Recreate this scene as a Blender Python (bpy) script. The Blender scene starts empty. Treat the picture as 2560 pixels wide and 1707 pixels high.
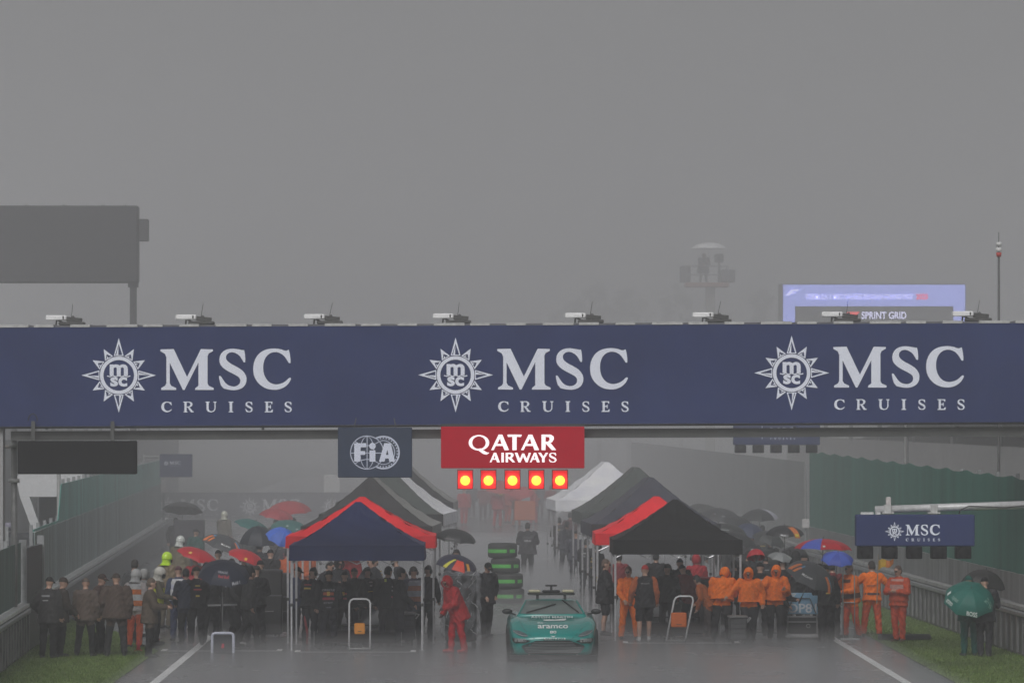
import bpy, math, random
import numpy as np
from mathutils import Vector, Matrix
from mathutils.geometry import tessellate_polygon
from mathutils.bvhtree import BVHTree
R = math.radians
random.seed(7)
scene = bpy.context.scene
COL = scene.collection

# ------------------------------------------------------------------ camera, sky, sun, exposure, air
F, HX, HY, CAMZ = 11650.0, 1180.0, 1050.0, 5.15        # focal length in photo pixels, vanishing point, camera height
cam_d = bpy.data.cameras.new('camera')
cam = bpy.data.objects.new('camera', cam_d); COL.objects.link(cam)
cam.location = (0, 0, CAMZ); cam.rotation_euler = (R(90), 0, 0)
cam_d.sensor_width = 36; cam_d.lens = F * 36 / 2560
cam_d.shift_x = (1280 - HX) / 2560; cam_d.shift_y = (HY - 853.5) / 2560
cam_d.clip_start = 1; cam_d.clip_end = 6000
scene.camera = cam

SUN_EL, SUN_AZ = 42, 195
world = bpy.data.worlds.new('World'); scene.world = world; world.use_nodes = True
nt = world.node_tree; nt.nodes.clear()
sky = nt.nodes.new('ShaderNodeTexSky'); sky.sky_type = 'NISHITA'; sky.sun_disc = False
sky.sun_elevation = R(SUN_EL); sky.sun_rotation = R(SUN_AZ); sky.air_density = 1.0; sky.dust_density = 6.0
hs = nt.nodes.new('ShaderNodeHueSaturation'); hs.inputs['Saturation'].default_value = 0.05
bg = nt.nodes.new('ShaderNodeBackground'); bg.inputs['Strength'].default_value = 0.10
wo = nt.nodes.new('ShaderNodeOutputWorld')
nt.links.new(sky.outputs[0], hs.inputs['Color']); nt.links.new(hs.outputs[0], bg.inputs[0]); nt.links.new(bg.outputs[0], wo.inputs[0])
sun_d = bpy.data.lights.new('sun', 'SUN'); sun_d.energy = 1.4; sun_d.angle = R(25); sun_d.color = (1, .98, .95)
sun = bpy.data.objects.new('sun', sun_d); COL.objects.link(sun)
sun.rotation_euler = (R(90 - SUN_EL), 0, R(180 - SUN_AZ))
scene.view_settings.view_transform = 'Standard'; scene.view_settings.look = 'None'
scene.view_settings.exposure = EXPOSURE = -0.57; scene.view_settings.gamma = 1
scene.render.engine = 'CYCLES'
scene.cycles.use_denoising = True
scene.cycles.max_bounces = 8; scene.cycles.volume_bounces = 3; scene.cycles.transparent_max_bounces = 12
scene.cycles.use_adaptive_sampling = False
HAZE_DENSITY, MIST_DENSITY, SPRAY_DENSITY, HAZE_COL = 0.0019, 0.0063, 0.066, (0.93, 0.93, 0.955, 1)

# ------------------------------------------------------------------ helpers
def gp(px, py):
    k = (py - HY) / CAMZ
    return Vector(((px - HX) / k, F / k, 0))
def at(px, py, Y):
    return Vector(((px - HX) * Y / F, Y, CAMZ - (py - HY) * Y / F))

_mats = {}
def M(rgb, rough=.6, metal=0.0, var=.18, scale=9.0, bump=0.0, emit=0.0, coat=0.0, spec=.5, trans=0.0, alpha=1.0, streak=False):
    key = (tuple(rgb), rough, metal, var, scale, bump, emit, coat, spec, trans, alpha, streak)
    if key in _mats: return _mats[key]
    m = bpy.data.materials.new('surface'); m.use_nodes = True
    n = m.node_tree; b = n.nodes['Principled BSDF']
    b.inputs['Roughness'].default_value = rough; b.inputs['Metallic'].default_value = metal
    b.inputs['Specular IOR Level'].default_value = spec
    b.inputs['Coat Weight'].default_value = coat; b.inputs['Coat Roughness'].default_value = .12
    b.inputs['Transmission Weight'].default_value = trans; b.inputs['Alpha'].default_value = alpha
    c = (rgb[0], rgb[1], rgb[2], 1)
    if var > 0:
        tc = n.nodes.new('ShaderNodeTexCoord'); no = n.nodes.new('ShaderNodeTexNoise')
        no.inputs['Scale'].default_value = scale; no.inputs['Detail'].default_value = 5; no.inputs['Roughness'].default_value = .65
        if streak:
            mp = n.nodes.new('ShaderNodeMapping'); mp.inputs['Scale'].default_value = (1, 1, .08)
            n.links.new(tc.outputs['Object'], mp.inputs['Vector']); n.links.new(mp.outputs[0], no.inputs['Vector'])
        else: n.links.new(tc.outputs['Object'], no.inputs['Vector'])
        rp = n.nodes.new('ShaderNodeValToRGB')
        rp.color_ramp.elements[0].position = .3; rp.color_ramp.elements[1].position = .7
        rp.color_ramp.elements[0].color = tuple(x * (1 - var) for x in rgb) + (1,)
        rp.color_ramp.elements[1].color = tuple(min(1, x * (1 + var)) for x in rgb) + (1,)
        n.links.new(no.outputs['Fac'], rp.inputs['Fac']); n.links.new(rp.outputs[0], b.inputs['Base Color'])
        if bump > 0:
            bp = n.nodes.new('ShaderNodeBump'); bp.inputs['Strength'].default_value = bump; bp.inputs['Distance'].default_value = .03
            n.links.new(no.outputs['Fac'], bp.inputs['Height']); n.links.new(bp.outputs[0], b.inputs['Normal'])
    else:
        b.inputs['Base Color'].default_value = c
    if emit > 0:
        b.inputs['Emission Color'].default_value = c; b.inputs['Emission Strength'].default_value = emit
    _mats[key] = m
    return m

class MB:
    """collects faces, builds ONE mesh object"""
    def __init__(s): s.v = []; s.f = []; s.m = []; s.mi = 0; s.sm = []; s.smooth = False
    def add(s, vs, fs):
        o = len(s.v); s.v += [tuple(v) for v in vs]
        for f in fs: s.f.append(tuple(i + o for i in f)); s.m.append(s.mi); s.sm.append(s.smooth)
    def box(s, c, d, rz=0, rx=0, ry=0):
        mt = Matrix.Translation(c) @ Matrix.Rotation(rz, 4, 'Z') @ Matrix.Rotation(ry, 4, 'Y') @ Matrix.Rotation(rx, 4, 'X')
        vs = [mt @ Vector((x * d[0] / 2, y * d[1] / 2, z * d[2] / 2)) for x in (-1, 1) for y in (-1, 1) for z in (-1, 1)]
        s.add(vs, [(0, 1, 3, 2), (4, 6, 7, 5), (0, 4, 5, 1), (2, 3, 7, 6), (0, 2, 6, 4), (1, 5, 7, 3)]); return s
    def span(s, a, b):
        return s.box([(p + q) / 2 for p, q in zip(a, b)], [abs(q - p) for p, q in zip(a, b)])
    def bbox(s, a, b, r=.03):
        """box with chamfered edges"""
        c = Vector([(p + q) / 2 for p, q in zip(a, b)]); h = [abs(q - p) / 2 for p, q in zip(a, b)]
        rings = []
        for z, ins in ((-h[2], r), (-h[2] + r, 0), (h[2] - r, 0), (h[2], r)):
            x, y = h[0] - ins, h[1] - ins
            rings.append([c + Vector(p) for p in ((-x + r, -y, z), (x - r, -y, z), (x, -y + r, z), (x, y - r, z), (x - r, y, z), (-x + r, y, z), (-x, y - r, z), (-x, -y + r, z))])
        return s.loft(rings)
    def loft(s, rings, cap=True, closed=True):
        n = len(rings[0]); vs = [p for r in rings for p in r]; fs = []
        for i in range(len(rings) - 1):
            for j in range(n if closed else n - 1):
                k = (j + 1) % n
                fs.append((i * n + j, i * n + k, (i + 1) * n + k, (i + 1) * n + j))
        if cap and closed:
            fs.append(tuple(range(n - 1, -1, -1))); fs.append(tuple(range((len(rings) - 1) * n, len(rings) * n)))
        s.add(vs, fs); return s
    def tube(s, p0, p1, r0, r1=None, n=8, cap=True):
        r1 = r0 if r1 is None else r1
        p0 = Vector(p0); p1 = Vector(p1); d = (p1 - p0).normalized()
        a = d.orthogonal().normalized(); b = d.cross(a)
        ring = lambda p, r: [p + r * (a * math.cos(2 * math.pi * k / n) + b * math.sin(2 * math.pi * k / n)) for k in range(n)]
        return s.loft([ring(p0, r0), ring(p1, r1)], cap)
    def path(s, pts, r, n=8):
        pts = [Vector(p) for p in pts]; rings = []
        a = None
        for i, p in enumerate(pts):
            d = ((pts[i + 1] if i + 1 < len(pts) else p) - (pts[i - 1] if i else p)).normalized()
            a = d.orthogonal().normalized() if a is None else (a - d * a.dot(d)).normalized()
            b = d.cross(a)
            rings.append([p + r * (a * math.cos(2 * math.pi * k / n) + b * math.sin(2 * math.pi * k / n)) for k in range(n)])
        return s.loft(rings)
    def ball(s, c, r, nu=12, nv=8, mt=None, v0=0.0, v1=1.0):
        r = (r, r, r) if not hasattr(r, '__len__') else r
        c = Vector(c); vs = []; fs = []
        for i in range(nv + 1):
            t = math.pi * (v0 + (v1 - v0) * i / nv)
            for j in range(nu):
                p = 2 * math.pi * j / nu
                q = Vector((r[0] * math.sin(t) * math.cos(p), r[1] * math.sin(t) * math.sin(p), r[2] * math.cos(t)))
                vs.append(mt @ (c + q) if mt else c + q)
        for i in range(nv):
            for j in range(nu):
                k = (j + 1) % nu; fs.append((i * nu + j, (i + 1) * nu + j, (i + 1) * nu + k, i * nu + k))
        s.add(vs, fs); return s
    def grid(s, fn, nu, nv):
        vs = [fn(i / nu, j / nv) for j in range(nv + 1) for i in range(nu + 1)]
        fs = [(j * (nu + 1) + i, j * (nu + 1) + i + 1, (j + 1) * (nu + 1) + i + 1, (j + 1) * (nu + 1) + i) for j in range(nv) for i in range(nu)]
        s.add(vs, fs); return s
    def poly(s, loops, fn):
        """flat outline with holes; fn maps (u, v) to a point"""
        ls = [[Vector((p[0], p[1], 0)) for p in l] for l in loops]
        tr = tessellate_polygon(ls); flat = [p for l in loops for p in l]
        s.add([fn(p[0], p[1]) for p in flat], [tuple(t) for t in tr]); return s
    def text(s, g, fn):
        s.add([fn(*p) for p in g[0]], g[1]); return s
    def build(s, name, mats, parent=None, loc=None, rz=0.0):
        me = bpy.data.meshes.new(name); me.from_pydata(s.v, [], s.f); me.update()
        for m in (mats if isinstance(mats, (list, tuple)) else [mats]): me.materials.append(m)
        if len(me.polygons) == len(s.m):
            me.polygons.foreach_set('material_index', s.m); me.polygons.foreach_set('use_smooth', s.sm)
        o = bpy.data.objects.new(name, me); COL.objects.link(o)
        if parent is not None: o.parent = parent
        if loc is not None: o.location = loc
        if rz: o.rotation_euler.z = rz
        return o

def tag(o, label=None, cat=None, group=None, kind=None):
    for k, v in (('label', label), ('category', cat), ('group', group), ('kind', kind)):
        if v: o[k] = v
    return o
def empty(name, loc, label, cat, group=None, rz=0.0):
    o = bpy.data.objects.new(name, None); COL.objects.link(o); o.location = loc; o.rotation_euler.z = rz
    o.empty_display_size = .2
    return tag(o, label, cat, group)
def copy_tree(o, parent=None):
    c = o.copy(); COL.objects.link(c)
    if parent is not None: c.parent = parent
    for ch in list(o.children): copy_tree(ch, c)
    return c

# ------------------------------------------------------------------ lettering
TEXTS = ['QATAR', 'AIRWAYS', 'FiA', 'F', 'i', 'A', 'm', 'sc', 'aramco', 'SAFETY CAR', '80', 'ASTON MARTIN', 'FORMULA 1 MSC CRUISES BELGIAN GRAND PRIX', '2025',
         'SPRINT GRID', 'OP81', 'ORACLE', 'Red Bull', 'McLaren', 'BOSS', 'Mobil 1', 'cognizant', 'BYBIT', 'FIA', '40 066', 'VISA', 'TAG', '1', 'FORMULA 1', 'PIRELLI', 'honda']
TG = {}
_tmp = []
for t in TEXTS:
    cu = bpy.data.curves.new('lettering', 'FONT'); cu.body = t; cu.size = 1; cu.resolution_u = 3
    cu.offset = 0.012 if t in ('QATAR', 'AIRWAYS') else 0.035 if t in ('F', 'i', 'A', 'm', 'sc') else .022
    o = bpy.data.objects.new('lettering', cu); COL.objects.link(o); _tmp.append((t, o, cu))
dg = bpy.context.evaluated_depsgraph_get()
for t, o, cu in _tmp:
    me = bpy.data.meshes.new_from_object(o.evaluated_get(dg))
    vs = np.array([v.co[:2] for v in me.vertices]); lo, hi = vs.min(0), vs.max(0)
    vs = (vs - lo) / (hi - lo)                               # unit square; placed with its own width and height
    TG[t] = ([tuple(v) for v in vs], [tuple(p.vertices) for p in me.polygons], (hi - lo)[0] / (hi - lo)[1])
    bpy.data.meshes.remove(me)
for t, o, cu in _tmp:
    bpy.data.objects.remove(o); bpy.data.curves.remove(cu)
def chaikin(p, n=1):
    for _ in range(n):
        q = []
        for i in range(len(p)):
            a, b = p[i], p[(i + 1) % len(p)]
            q += [(.75 * a[0] + .25 * b[0], .75 * a[1] + .25 * b[1]), (.25 * a[0] + .75 * b[0], .25 * a[1] + .75 * b[1])]
        p = q
    return p
def circ(cx, cy, r, n=40, ry=None, a0=0, a1=360):
    ry = ry or r
    return [(cx + r * math.cos(R(a0 + (a1 - a0) * k / n)), cy + ry * math.sin(R(a0 + (a1 - a0) * k / n))) for k in range(n)]
def band(pts, w):
    """closed outline of an open stroke"""
    L, Rr = [], []
    for i, p in enumerate(pts):
        a = pts[max(0, i - 1)]; b = pts[min(len(pts) - 1, i + 1)]
        d = math.hypot(b[0] - a[0], b[1] - a[1]) or 1; nx, ny = -(b[1] - a[1]) / d * w / 2, (b[0] - a[0]) / d * w / 2
        L.append((p[0] + nx, p[1] + ny)); Rr.append((p[0] - nx, p[1] - ny))
    return L + Rr[::-1]
GM = [(900, 222), (1035, 218), (1170, 500), (1310, 218), (1432, 222), (1432, 240), (1390, 262), (1378, 290), (1378, 565), (1390, 590), (1440, 612), (1440, 632), (1250, 632), (1255, 612), (1285, 590), (1285, 355), (1145, 632), (1128, 632), (995, 358), (995, 565), (1010, 590), (1060, 612), (1060, 632), (908, 632), (908, 612), (948, 590), (960, 565), (960, 300), (945, 265), (900, 240)]
GS = chaikin([(1752, 225), (1764, 350), (1743, 354), (1732, 330), (1700, 280), (1640, 248), (1590, 255), (1562, 290), (1570, 330), (1610, 365), (1680, 400), (1740, 440), (1775, 500), (1770, 565), (1735, 612), (1670, 635), (1600, 632), (1520, 612), (1488, 492), (1510, 488), (1530, 520), (1565, 570), (1610, 595), (1660, 598), (1700, 575), (1712, 540), (1700, 505), (1650, 475), (1570, 435), (1515, 390), (1495, 340), (1505, 275), (1550, 228), (1620, 212), (1690, 220), (1735, 230)])
GC = chaikin([(2205, 225), (2224, 358), (2203, 362), (2190, 340), (2150, 280), (2090, 248), (2030, 250), (1975, 285), (1945, 350), (1940, 430), (1958, 500), (2000, 555), (2060, 578), (2120, 570), (2170, 545), (2205, 508), (2224, 510), (2222, 530), (2190, 580), (2130, 620), (2060, 634), (1970, 620), (1895, 570), (1850, 500), (1838, 420), (1850, 340), (1890, 270), (1950, 228), (2030, 211), (2110, 216), (2170, 238), (2195, 226)])
GR = [[(0, 0), (70, 0), (92, 12), (96, 32), (84, 50), (66, 56), (96, 96), (108, 100), (108, 108), (78, 108), (44, 58), (36, 58), (36, 98), (46, 101), (46, 108), (4, 108), (4, 101), (13, 98), (13, 10), (0, 7)], [(36, 9), (36, 50), (58, 49), (72, 40), (72, 18), (60, 9)]]
GU = [[(0, 0), (46, 0), (46, 7), (35, 11), (35, 72), (44, 92), (62, 98), (82, 92), (93, 72), (93, 11), (80, 7), (80, 0), (115, 0), (115, 7), (104, 11), (104, 76), (88, 100), (58, 109), (26, 102), (12, 80), (12, 11), (0, 7)]]
GI = [[(0, 0), (50, 0), (50, 7), (38, 11), (38, 97), (50, 101), (50, 108), (0, 108), (0, 101), (12, 97), (12, 11), (0, 7)]]
GE = [[(0, 0), (80, 0), (80, 26), (73, 26), (62, 10), (36, 10), (36, 47), (52, 46), (58, 34), (64, 34), (64, 72), (58, 72), (52, 58), (36, 58), (36, 97), (62, 97), (78, 80), (85, 80), (82, 108), (0, 108), (0, 101), (13, 97), (13, 11), (0, 7)]]
def sub(g, src, dst):
    (x0, y0, x1, y1), (a, b, c, d) = src, dst
    return [(a + (p[0] - x0) / (x1 - x0) * (c - a), b + (p[1] - y0) / (y1 - y0) * (d - b)) for p in g]
def cruise_logo():
    """compass star, big serif letters and the small spaced word under them; units of one photo crop pixel, star at the origin"""
    out = []
    off = lambda ls: [[(x - 478, -(y - 484)) for x, y in l] for l in ls]
    out += [off([GM]), off([GS]), off([GC])]
    small = [(908, [sub(GC, (1838, 211, 2224, 634), (0, 0, 107, 108))]), (1130, GR), (1355, GU), (1590, GI), (1760, [sub(GS, (1488, 212, 1775, 635), (0, 0, 75, 108))]), (1955, GE), (2157, [sub(GS, (1488, 212, 1775, 635), (0, 0, 75, 108))])]
    for x, g in small: out.append(off([[(x + a, 750 + b) for a, b in l] for l in g]))
    out.append([circ(0, 0, 191, 48), circ(0, 0, 155, 48)])
    for k in range(12):
        a = R(30 * k); r = 380 if k % 3 == 0 else 307; b = 50 if k % 3 == 0 else 47
        ca, sa = math.cos(a), math.sin(a); rot = lambda p: (p[0] * ca - p[1] * sa, p[0] * sa + p[1] * ca)
        tri = [(196, -b), (r, 0), (196, b)]
        hole = [(205, -b + 14), (r - 62, 0), (205, b - 14)]
        out.append([[rot(p) for p in tri], [rot(p) for p in hole]])
        out.append([[rot(p) for p in [(203, 4), (203, b - 22), (r - 80, 3)]]])
    out.append([band([(-118, -6), (-90, -14), (-60, -2), (-30, -14), (0, -4), (30, -14), (60, -2), (90, -14), (118, -6)], 11)])
    return out
LOGO = cruise_logo()
def put_logo(mb, fn):
    """fn maps logo units to a point"""
    for loops in LOGO: mb.poly(loops, fn)
    mb.text(TG['m'], lambda u, v: fn(-92 + 184 * u, -2 + 114 * v))
    mb.text(TG['sc'], lambda u, v: fn(-86 + 172 * u, -114 + 98 * v))
# ------------------------------------------------------------------ people: one continuous remeshed body, headgear and vests as children
SKIN = (.45, .27, .2)
PEOPLE = []          # bodies whose surface is still to be fused
def fabric(rgb): return M(rgb, .7, var=.25, scale=14, bump=.35, spec=.15)
def ell(c, rx, ry, n=14, rot=0):
    return [Vector((c[0] + rx * math.cos(2 * math.pi * k / n), c[1] + ry * math.sin(2 * math.pi * k / n), c[2])) for k in range(n)]
ARMS = {  # elbow, wrist, hand direction; given for the +x side, mirrored for the other
    'down': ((.27, .03, 1.17), (.28, -.05, .93), (.0, -.03, -.1)),
    'loose': ((.31, .04, 1.18), (.33, -.08, .95), (.0, -.04, -.1)),
    'fold': ((.28, -.1, 1.18), (.05, -.24, 1.2), (-.1, -.02, .02)),
    'forward': ((.25, -.12, 1.17), (.16, -.36, 1.16), (-.03, -.1, .0)),
    'low': ((.26, -.08, 1.17), (.18, -.3, 1.0), (-.02, -.08, -.06)),
    'hold': ((.27, -.06, 1.16), (.13, -.26, 1.24), (-.03, -.04, .07)),
    'hip': ((.4, .06, 1.2), (.2, -.04, 1.02), (-.08, .0, -.03)),
    'pocket': ((.31, .07, 1.17), (.21, -.08, 1.0), (-.02, -.05, -.07)),
    'raise': ((.36, -.1, 1.42), (.3, -.22, 1.66), (-.02, -.03, .1)),
    'out': ((.38, -.06, 1.26), (.5, -.2, 1.12), (.06, -.07, -.03)),
    'back': ((.28, .12, 1.2), (.06, .2, 1.05), (-.09, .01, -.02)),
}
def person(label, xy, h=1.78, yaw=0, lean=0, arms=('down', 'down'), legs='stand', top=(.02, .02, .022), low=None, shoe=(.02, .02, .02), skin=SKIN, sleeve=None, glove=None,
           head='cap', hcol=(.02, .02, .02), coat=.03, hem=.86, pitch=8, shorts=False, group=None, vest=None, wide=1.0, back=None, z=0.0, name='person'):
    if legs == 'stand': legs = ('stand', 'step', 'close', 'wide', 'stand')[sum(map(ord, label)) % 5]
    if len(label) % 3 and lean <= 3: lean += (sum(map(ord, label)) % 7) - 1; yaw += (sum(map(ord, label)) % 25) - 12
    low = low or top; sleeve = sleeve or top
    rnd = random.Random(hash(label) & 0xffff if False else sum(map(ord, label)))
    s = h / 1.8
    HIP = Vector((0, 0, .95)); LR = Matrix.Rotation(R(lean), 4, 'X')
    up = lambda p: HIP + (LR @ (Vector(p) - HIP)) + Vector((0, .10 * math.sin(R(lean)), 0))
    NK = Vector((0, 0, 1.53)); PR = Matrix.Rotation(R(rnd.uniform(-28, 28)), 4, 'Z') @ Matrix.Rotation(R(pitch + rnd.uniform(-4, 6) - lean * .55), 4, 'X')
    hd = lambda p: up(NK + PR @ (Vector(p) - NK))
    g = MB(); caps = []          # caps: (p0, p1, r0, r1, label) for telling skin from cloth
    def limb(pts, rs, lab):
        for i in range(len(pts) - 1):
            a, b = Vector(pts[i]), Vector(pts[i + 1])
            g.tube(a, b, rs[i], rs[i + 1], 10); caps.append((a, b, rs[i], rs[i + 1], lab))
        for p, r in zip(pts, rs): g.ball(p, r, 10, 7)
    # torso
    w = wide; c = coat
    prof = [(1.53, .085, .07), (1.49, .15 * w, .1), (1.44, .195 * w, .115 + c * .5), (1.36, .2 * w, .13 + c * .6), (1.24, .18 * w + c * .7, .13 + c * .8), (1.1, .165 * w + c, .125 + c), (.98, .18 * w + c, .135 + c), (hem, .185 * w + c * 1.4, .14 + c * 1.3)]
    g.loft([[up(q) for q in ell((0, 0, z_), rx, ry)] for z_, rx, ry in prof])
    for sx in (-.085 * w, 0, .085 * w): caps.append((up((sx, 0, 1.42)), up((sx, 0, hem + .03)), .115 + c * .5, .11 + c * 1.2, 1))
    hipz = min(.93, hem + .05)
    # legs
    st = {'stand': ((.11, 0), (.13, .0)), 'wide': ((.17, .02), (.2, -.02)), 'stride': ((.1, -.22), (.11, .24)), 'step': ((.1, -.12), (.14, .1)), 'close': ((.085, .01), (.09, -.01))}[legs]
    lr = .085 if shorts else .095
    for sd, (fx, fy) in ((-1, st[0]), (1, st[1])):
        hip = Vector((sd * .095, .06 * math.sin(R(lean)), .9)); an = Vector((sd * fx, fy + .03, .1)); kn = (hip + an) / 2 + Vector((sd * .01, -.035 - .05 * (legs == 'stride') * (1 if fy > 0 else .4), .02))
        if shorts:
            limb([hip, kn + Vector((0, 0, .04))], [.115, .1], 2); limb([kn, (kn * .55 + an * .45) + Vector((0, .025, 0)), an], [.06, .062, .042], 0)
        else:
            limb([hip, kn, an + Vector((0, 0, .02))], [.115, .082, .07], 2)
        toe = an + Vector((sd * .035, -.17, -.055)); heel = an + Vector((0, .035, -.055))
        limb([heel, toe], [.046, .04], 3); limb([an + Vector((0, 0, .0)), heel + Vector((0, -.02, 0))], [.05, .048], 3)
    # arms
    hands = []
    for sd, kind in ((-1, arms[0]), (1, arms[1])):
        el, wr, hv = [Vector((sd * q[0], q[1], q[2])) for q in (ARMS[kind] if isinstance(kind, str) else kind)]
        sh = Vector((sd * .19 * w, 0, 1.43)); el.x *= (w + 1) / 2
        sh, el_, wr_ = up(sh), up(el), up(wr); hv = (up(wr + hv) - wr_)
        limb([sh, el_, wr_], [.078 + c * .5, .06 + c * .4, .047 + c * .25], 4)
        tip = wr_ + hv.normalized() * .085
        g.tube(wr_, tip, .034, .038, 8); g.ball(tip, .036, 8, 6); g.ball(wr_, .034, 8, 6); caps.append((wr_ + hv.normalized() * .045, tip, .044, .05, 5))
        hands.append((wr_, tip, hv.normalized(), sd))
    # neck and head with face
    limb([up((0, .015, 1.46)), hd((0, -.005, 1.6))], [.066, .058], 0)
    hm = Matrix.Translation(up(NK)) @ LR @ PR @ Matrix.Translation(-NK)
    g.ball((0, -.01, 1.69), (.078, .098, .112), 14, 10, hm); g.ball((0, -.055, 1.615), (.052, .052, .05), 10, 7, hm)
    g.ball((0, -.112, 1.67), (.017, .024, .03), 8, 6, hm); g.ball((0, -.095, 1.722), (.055, .022, .016), 8, 5, hm)
    for sd in (-1, 1): g.ball((sd * .08, .0, 1.67), (.014, .025, .035), 8, 6, hm)
    caps.append((hm @ Vector((0, -.02, 1.62)), hm @ Vector((0, -.01, 1.72)), .075, .1, 0))
    for sd in (-1, 1): caps.append((hm @ Vector((sd * .032, -.1, 1.692)), hm @ Vector((sd * .034, -.1, 1.692)), .021, .021, 6))
    caps.append((hm @ Vector((-.02, -.104, 1.622)), hm @ Vector((.02, -.104, 1.622)), .016, .016, 7))
    mats = [M(skin, .5, var=.12, scale=20), fabric(top), fabric(low), M(shoe, .5, var=.2), fabric(sleeve), M(glove or skin, .55, var=.15), M((.02, .015, .012), .3, var=0), M((skin[0] * .75, skin[1] * .5, skin[2] * .5), .5, var=0)]
    o = g.build(name, mats, None, (xy[0], xy[1], z), R(yaw)); o.scale = (s, s, s)
    tag(o, label, 'person', group)
    o['_v'] = 1
    PEOPLE.append((o, caps, hands))
    # headgear
    def kid(name, mb, mats): return mb.build(name, mats, o)
    k = MB(); k.smooth = True
    if head == 'cap':
        k.ball((0, -.005, 1.7), (.088, .108, .108), 14, 8, hm, 0, .52); k.loft([[hm @ Vector((x, -.095 + .02 * abs(x) / .07 - d, 1.712 + zz)) for x in (-.07, -.035, 0, .035, .07)] for d, zz in ((0, .008), (.075, -.014))] , False, False)
        k.loft([[hm @ Vector((x, -.095 - d, 1.706 + zz)) for x in (-.07, -.035, 0, .035, .07)] for d, zz in ((0, .0), (.075, -.016))], False, False)
        kid('cap', k, fabric(hcol))
    elif head == 'hair':
        k.ball((0, .008, 1.705), (.086, .103, .112), 14, 8, hm, 0, .5); k.ball((0, .03, 1.67), (.082, .085, .1), 12, 8, hm, .2, .72); kid('hair', k, M(hcol, .7, var=.3, scale=60, bump=.5))
    elif head == 'helmet':
        k.ball((0, .0, 1.7), (.122, .142, .138), 16, 10, hm, 0, .56)
        k.loft([[hm @ Vector((a * .122 * math.cos(t), a * .142 * math.sin(t), zz)) for t in [2 * math.pi * q / 20 for q in range(20)]] for a, zz in ((.985, 1.677), (1.03, 1.662), (.97, 1.65), (.9, 1.66))], False)
        kid('helmet', k, M(hcol, .25, var=.08, coat=.5))
        v = MB(); v.smooth = True
        v.grid(lambda u, t: hm @ Vector((.128 * math.sin((u - .5) * 2.2), -.148 * math.cos((u - .5) * 2.2), 1.685 - .1 * t)), 10, 3)
        kid('visor', v, M((.03, .03, .035), .1, var=0))
        b = MB(); b.smooth = True
        b.loft([[hm @ Vector((a * math.cos(t), .02 + a * 1.1 * math.sin(t), zz)) for t in [2 * math.pi * q / 14 for q in range(14)]] for a, zz in ((.105, 1.66), (.1, 1.6), (.11, 1.55), (.15, 1.5))], False)
        kid('neck_guard', b, fabric(tuple(x * .8 for x in hcol)))
    elif head == 'hood':
        k.ball((0, .02, 1.675), (.118, .125, .15), 16, 10, hm, 0, .8)
        k.loft([[hm @ Vector((.118 * a * math.cos(t), -.075 - d, 1.665 + .125 * a * math.sin(t))) for t in [2 * math.pi * q / 16 for q in range(16)]] for a, d in ((1.03, -.02), (.98, .03), (.82, .035), (.8, .0))], False)
        kid('hood', k, fabric(hcol))
    elif head == 'headset':
        k.ball((0, .008, 1.705), (.086, .103, .112), 14, 8, hm, 0, .5); kid('hair', k, M((.03, .022, .018), .7, var=.3, scale=60))
        e = MB(); e.smooth = True
        for sd in (-1, 1): e.ball((sd * .098, .0, 1.67), (.03, .045, .055), 10, 7, hm)
        e.path([hm @ Vector((.1 * math.cos(t), 0, 1.7 + .122 * math.sin(t))) for t in [math.pi * q / 10 for q in range(11)]], .013, 6)
        kid('headset', e, M(hcol, .4, var=.1))
    elif head == 'beanie':
        k.ball((0, .005, 1.71), (.094, .112, .112), 14, 8, hm, 0, .56); kid('beanie', k, fabric(hcol))
    if vest:
        v = MB(); v.smooth = True
        vm = [fabric(q) for q in vest]
        rings = [[up(q) for q in ell((0, 0, z_), rx * 1.05 + .018, ry * 1.05 + .018, 20)] for z_, rx, ry in prof if .95 < z_ < 1.5]
        for i in range(len(rings) - 1):
            v.mi = (i + 1) % len(vm) if len(vm) > 1 and i >= 1 else 0
            v.loft([rings[i], rings[i + 1]], False)
        kid('vest', v, vm)
    if not back and max(top) < .06 and h > 1.6 and rnd.random() < .75:      # small printed marks on team clothing
        pal = ((.5, .5, .52), (.55, .4, .06), (.4, .03, .05), (.3, .3, .32)); back = []
        for zz in (1.36, 1.27, 1.12)[:rnd.randint(1, 3)]: back.append(('', rnd.choice(pal), zz, rnd.uniform(.06, .2), rnd.uniform(.018, .045)))
    if back:                      # printed back or chest: list of (text, colour, z, width, height)
        for txt, colr, zz, ww, hh in back:
            b = MB()
            side = 1
            ry = .135 + c * .8
            fn = lambda u, v: up(((.5 - u) * ww, (ry + .022 - .55 * ((u - .5) * ww) ** 2 / .2), zz + v * hh))
            if txt in TG: b.text(TG[txt], fn)
            else: b.grid(fn, 6, 2)
            kid('lettering' if txt in TG else 'badge', b, M(colr, .5, var=.05))
    o['_hand'] = [list((o.matrix_basis @ hands[i][1])) for i in (0, 1)][1]
    return o

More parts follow.
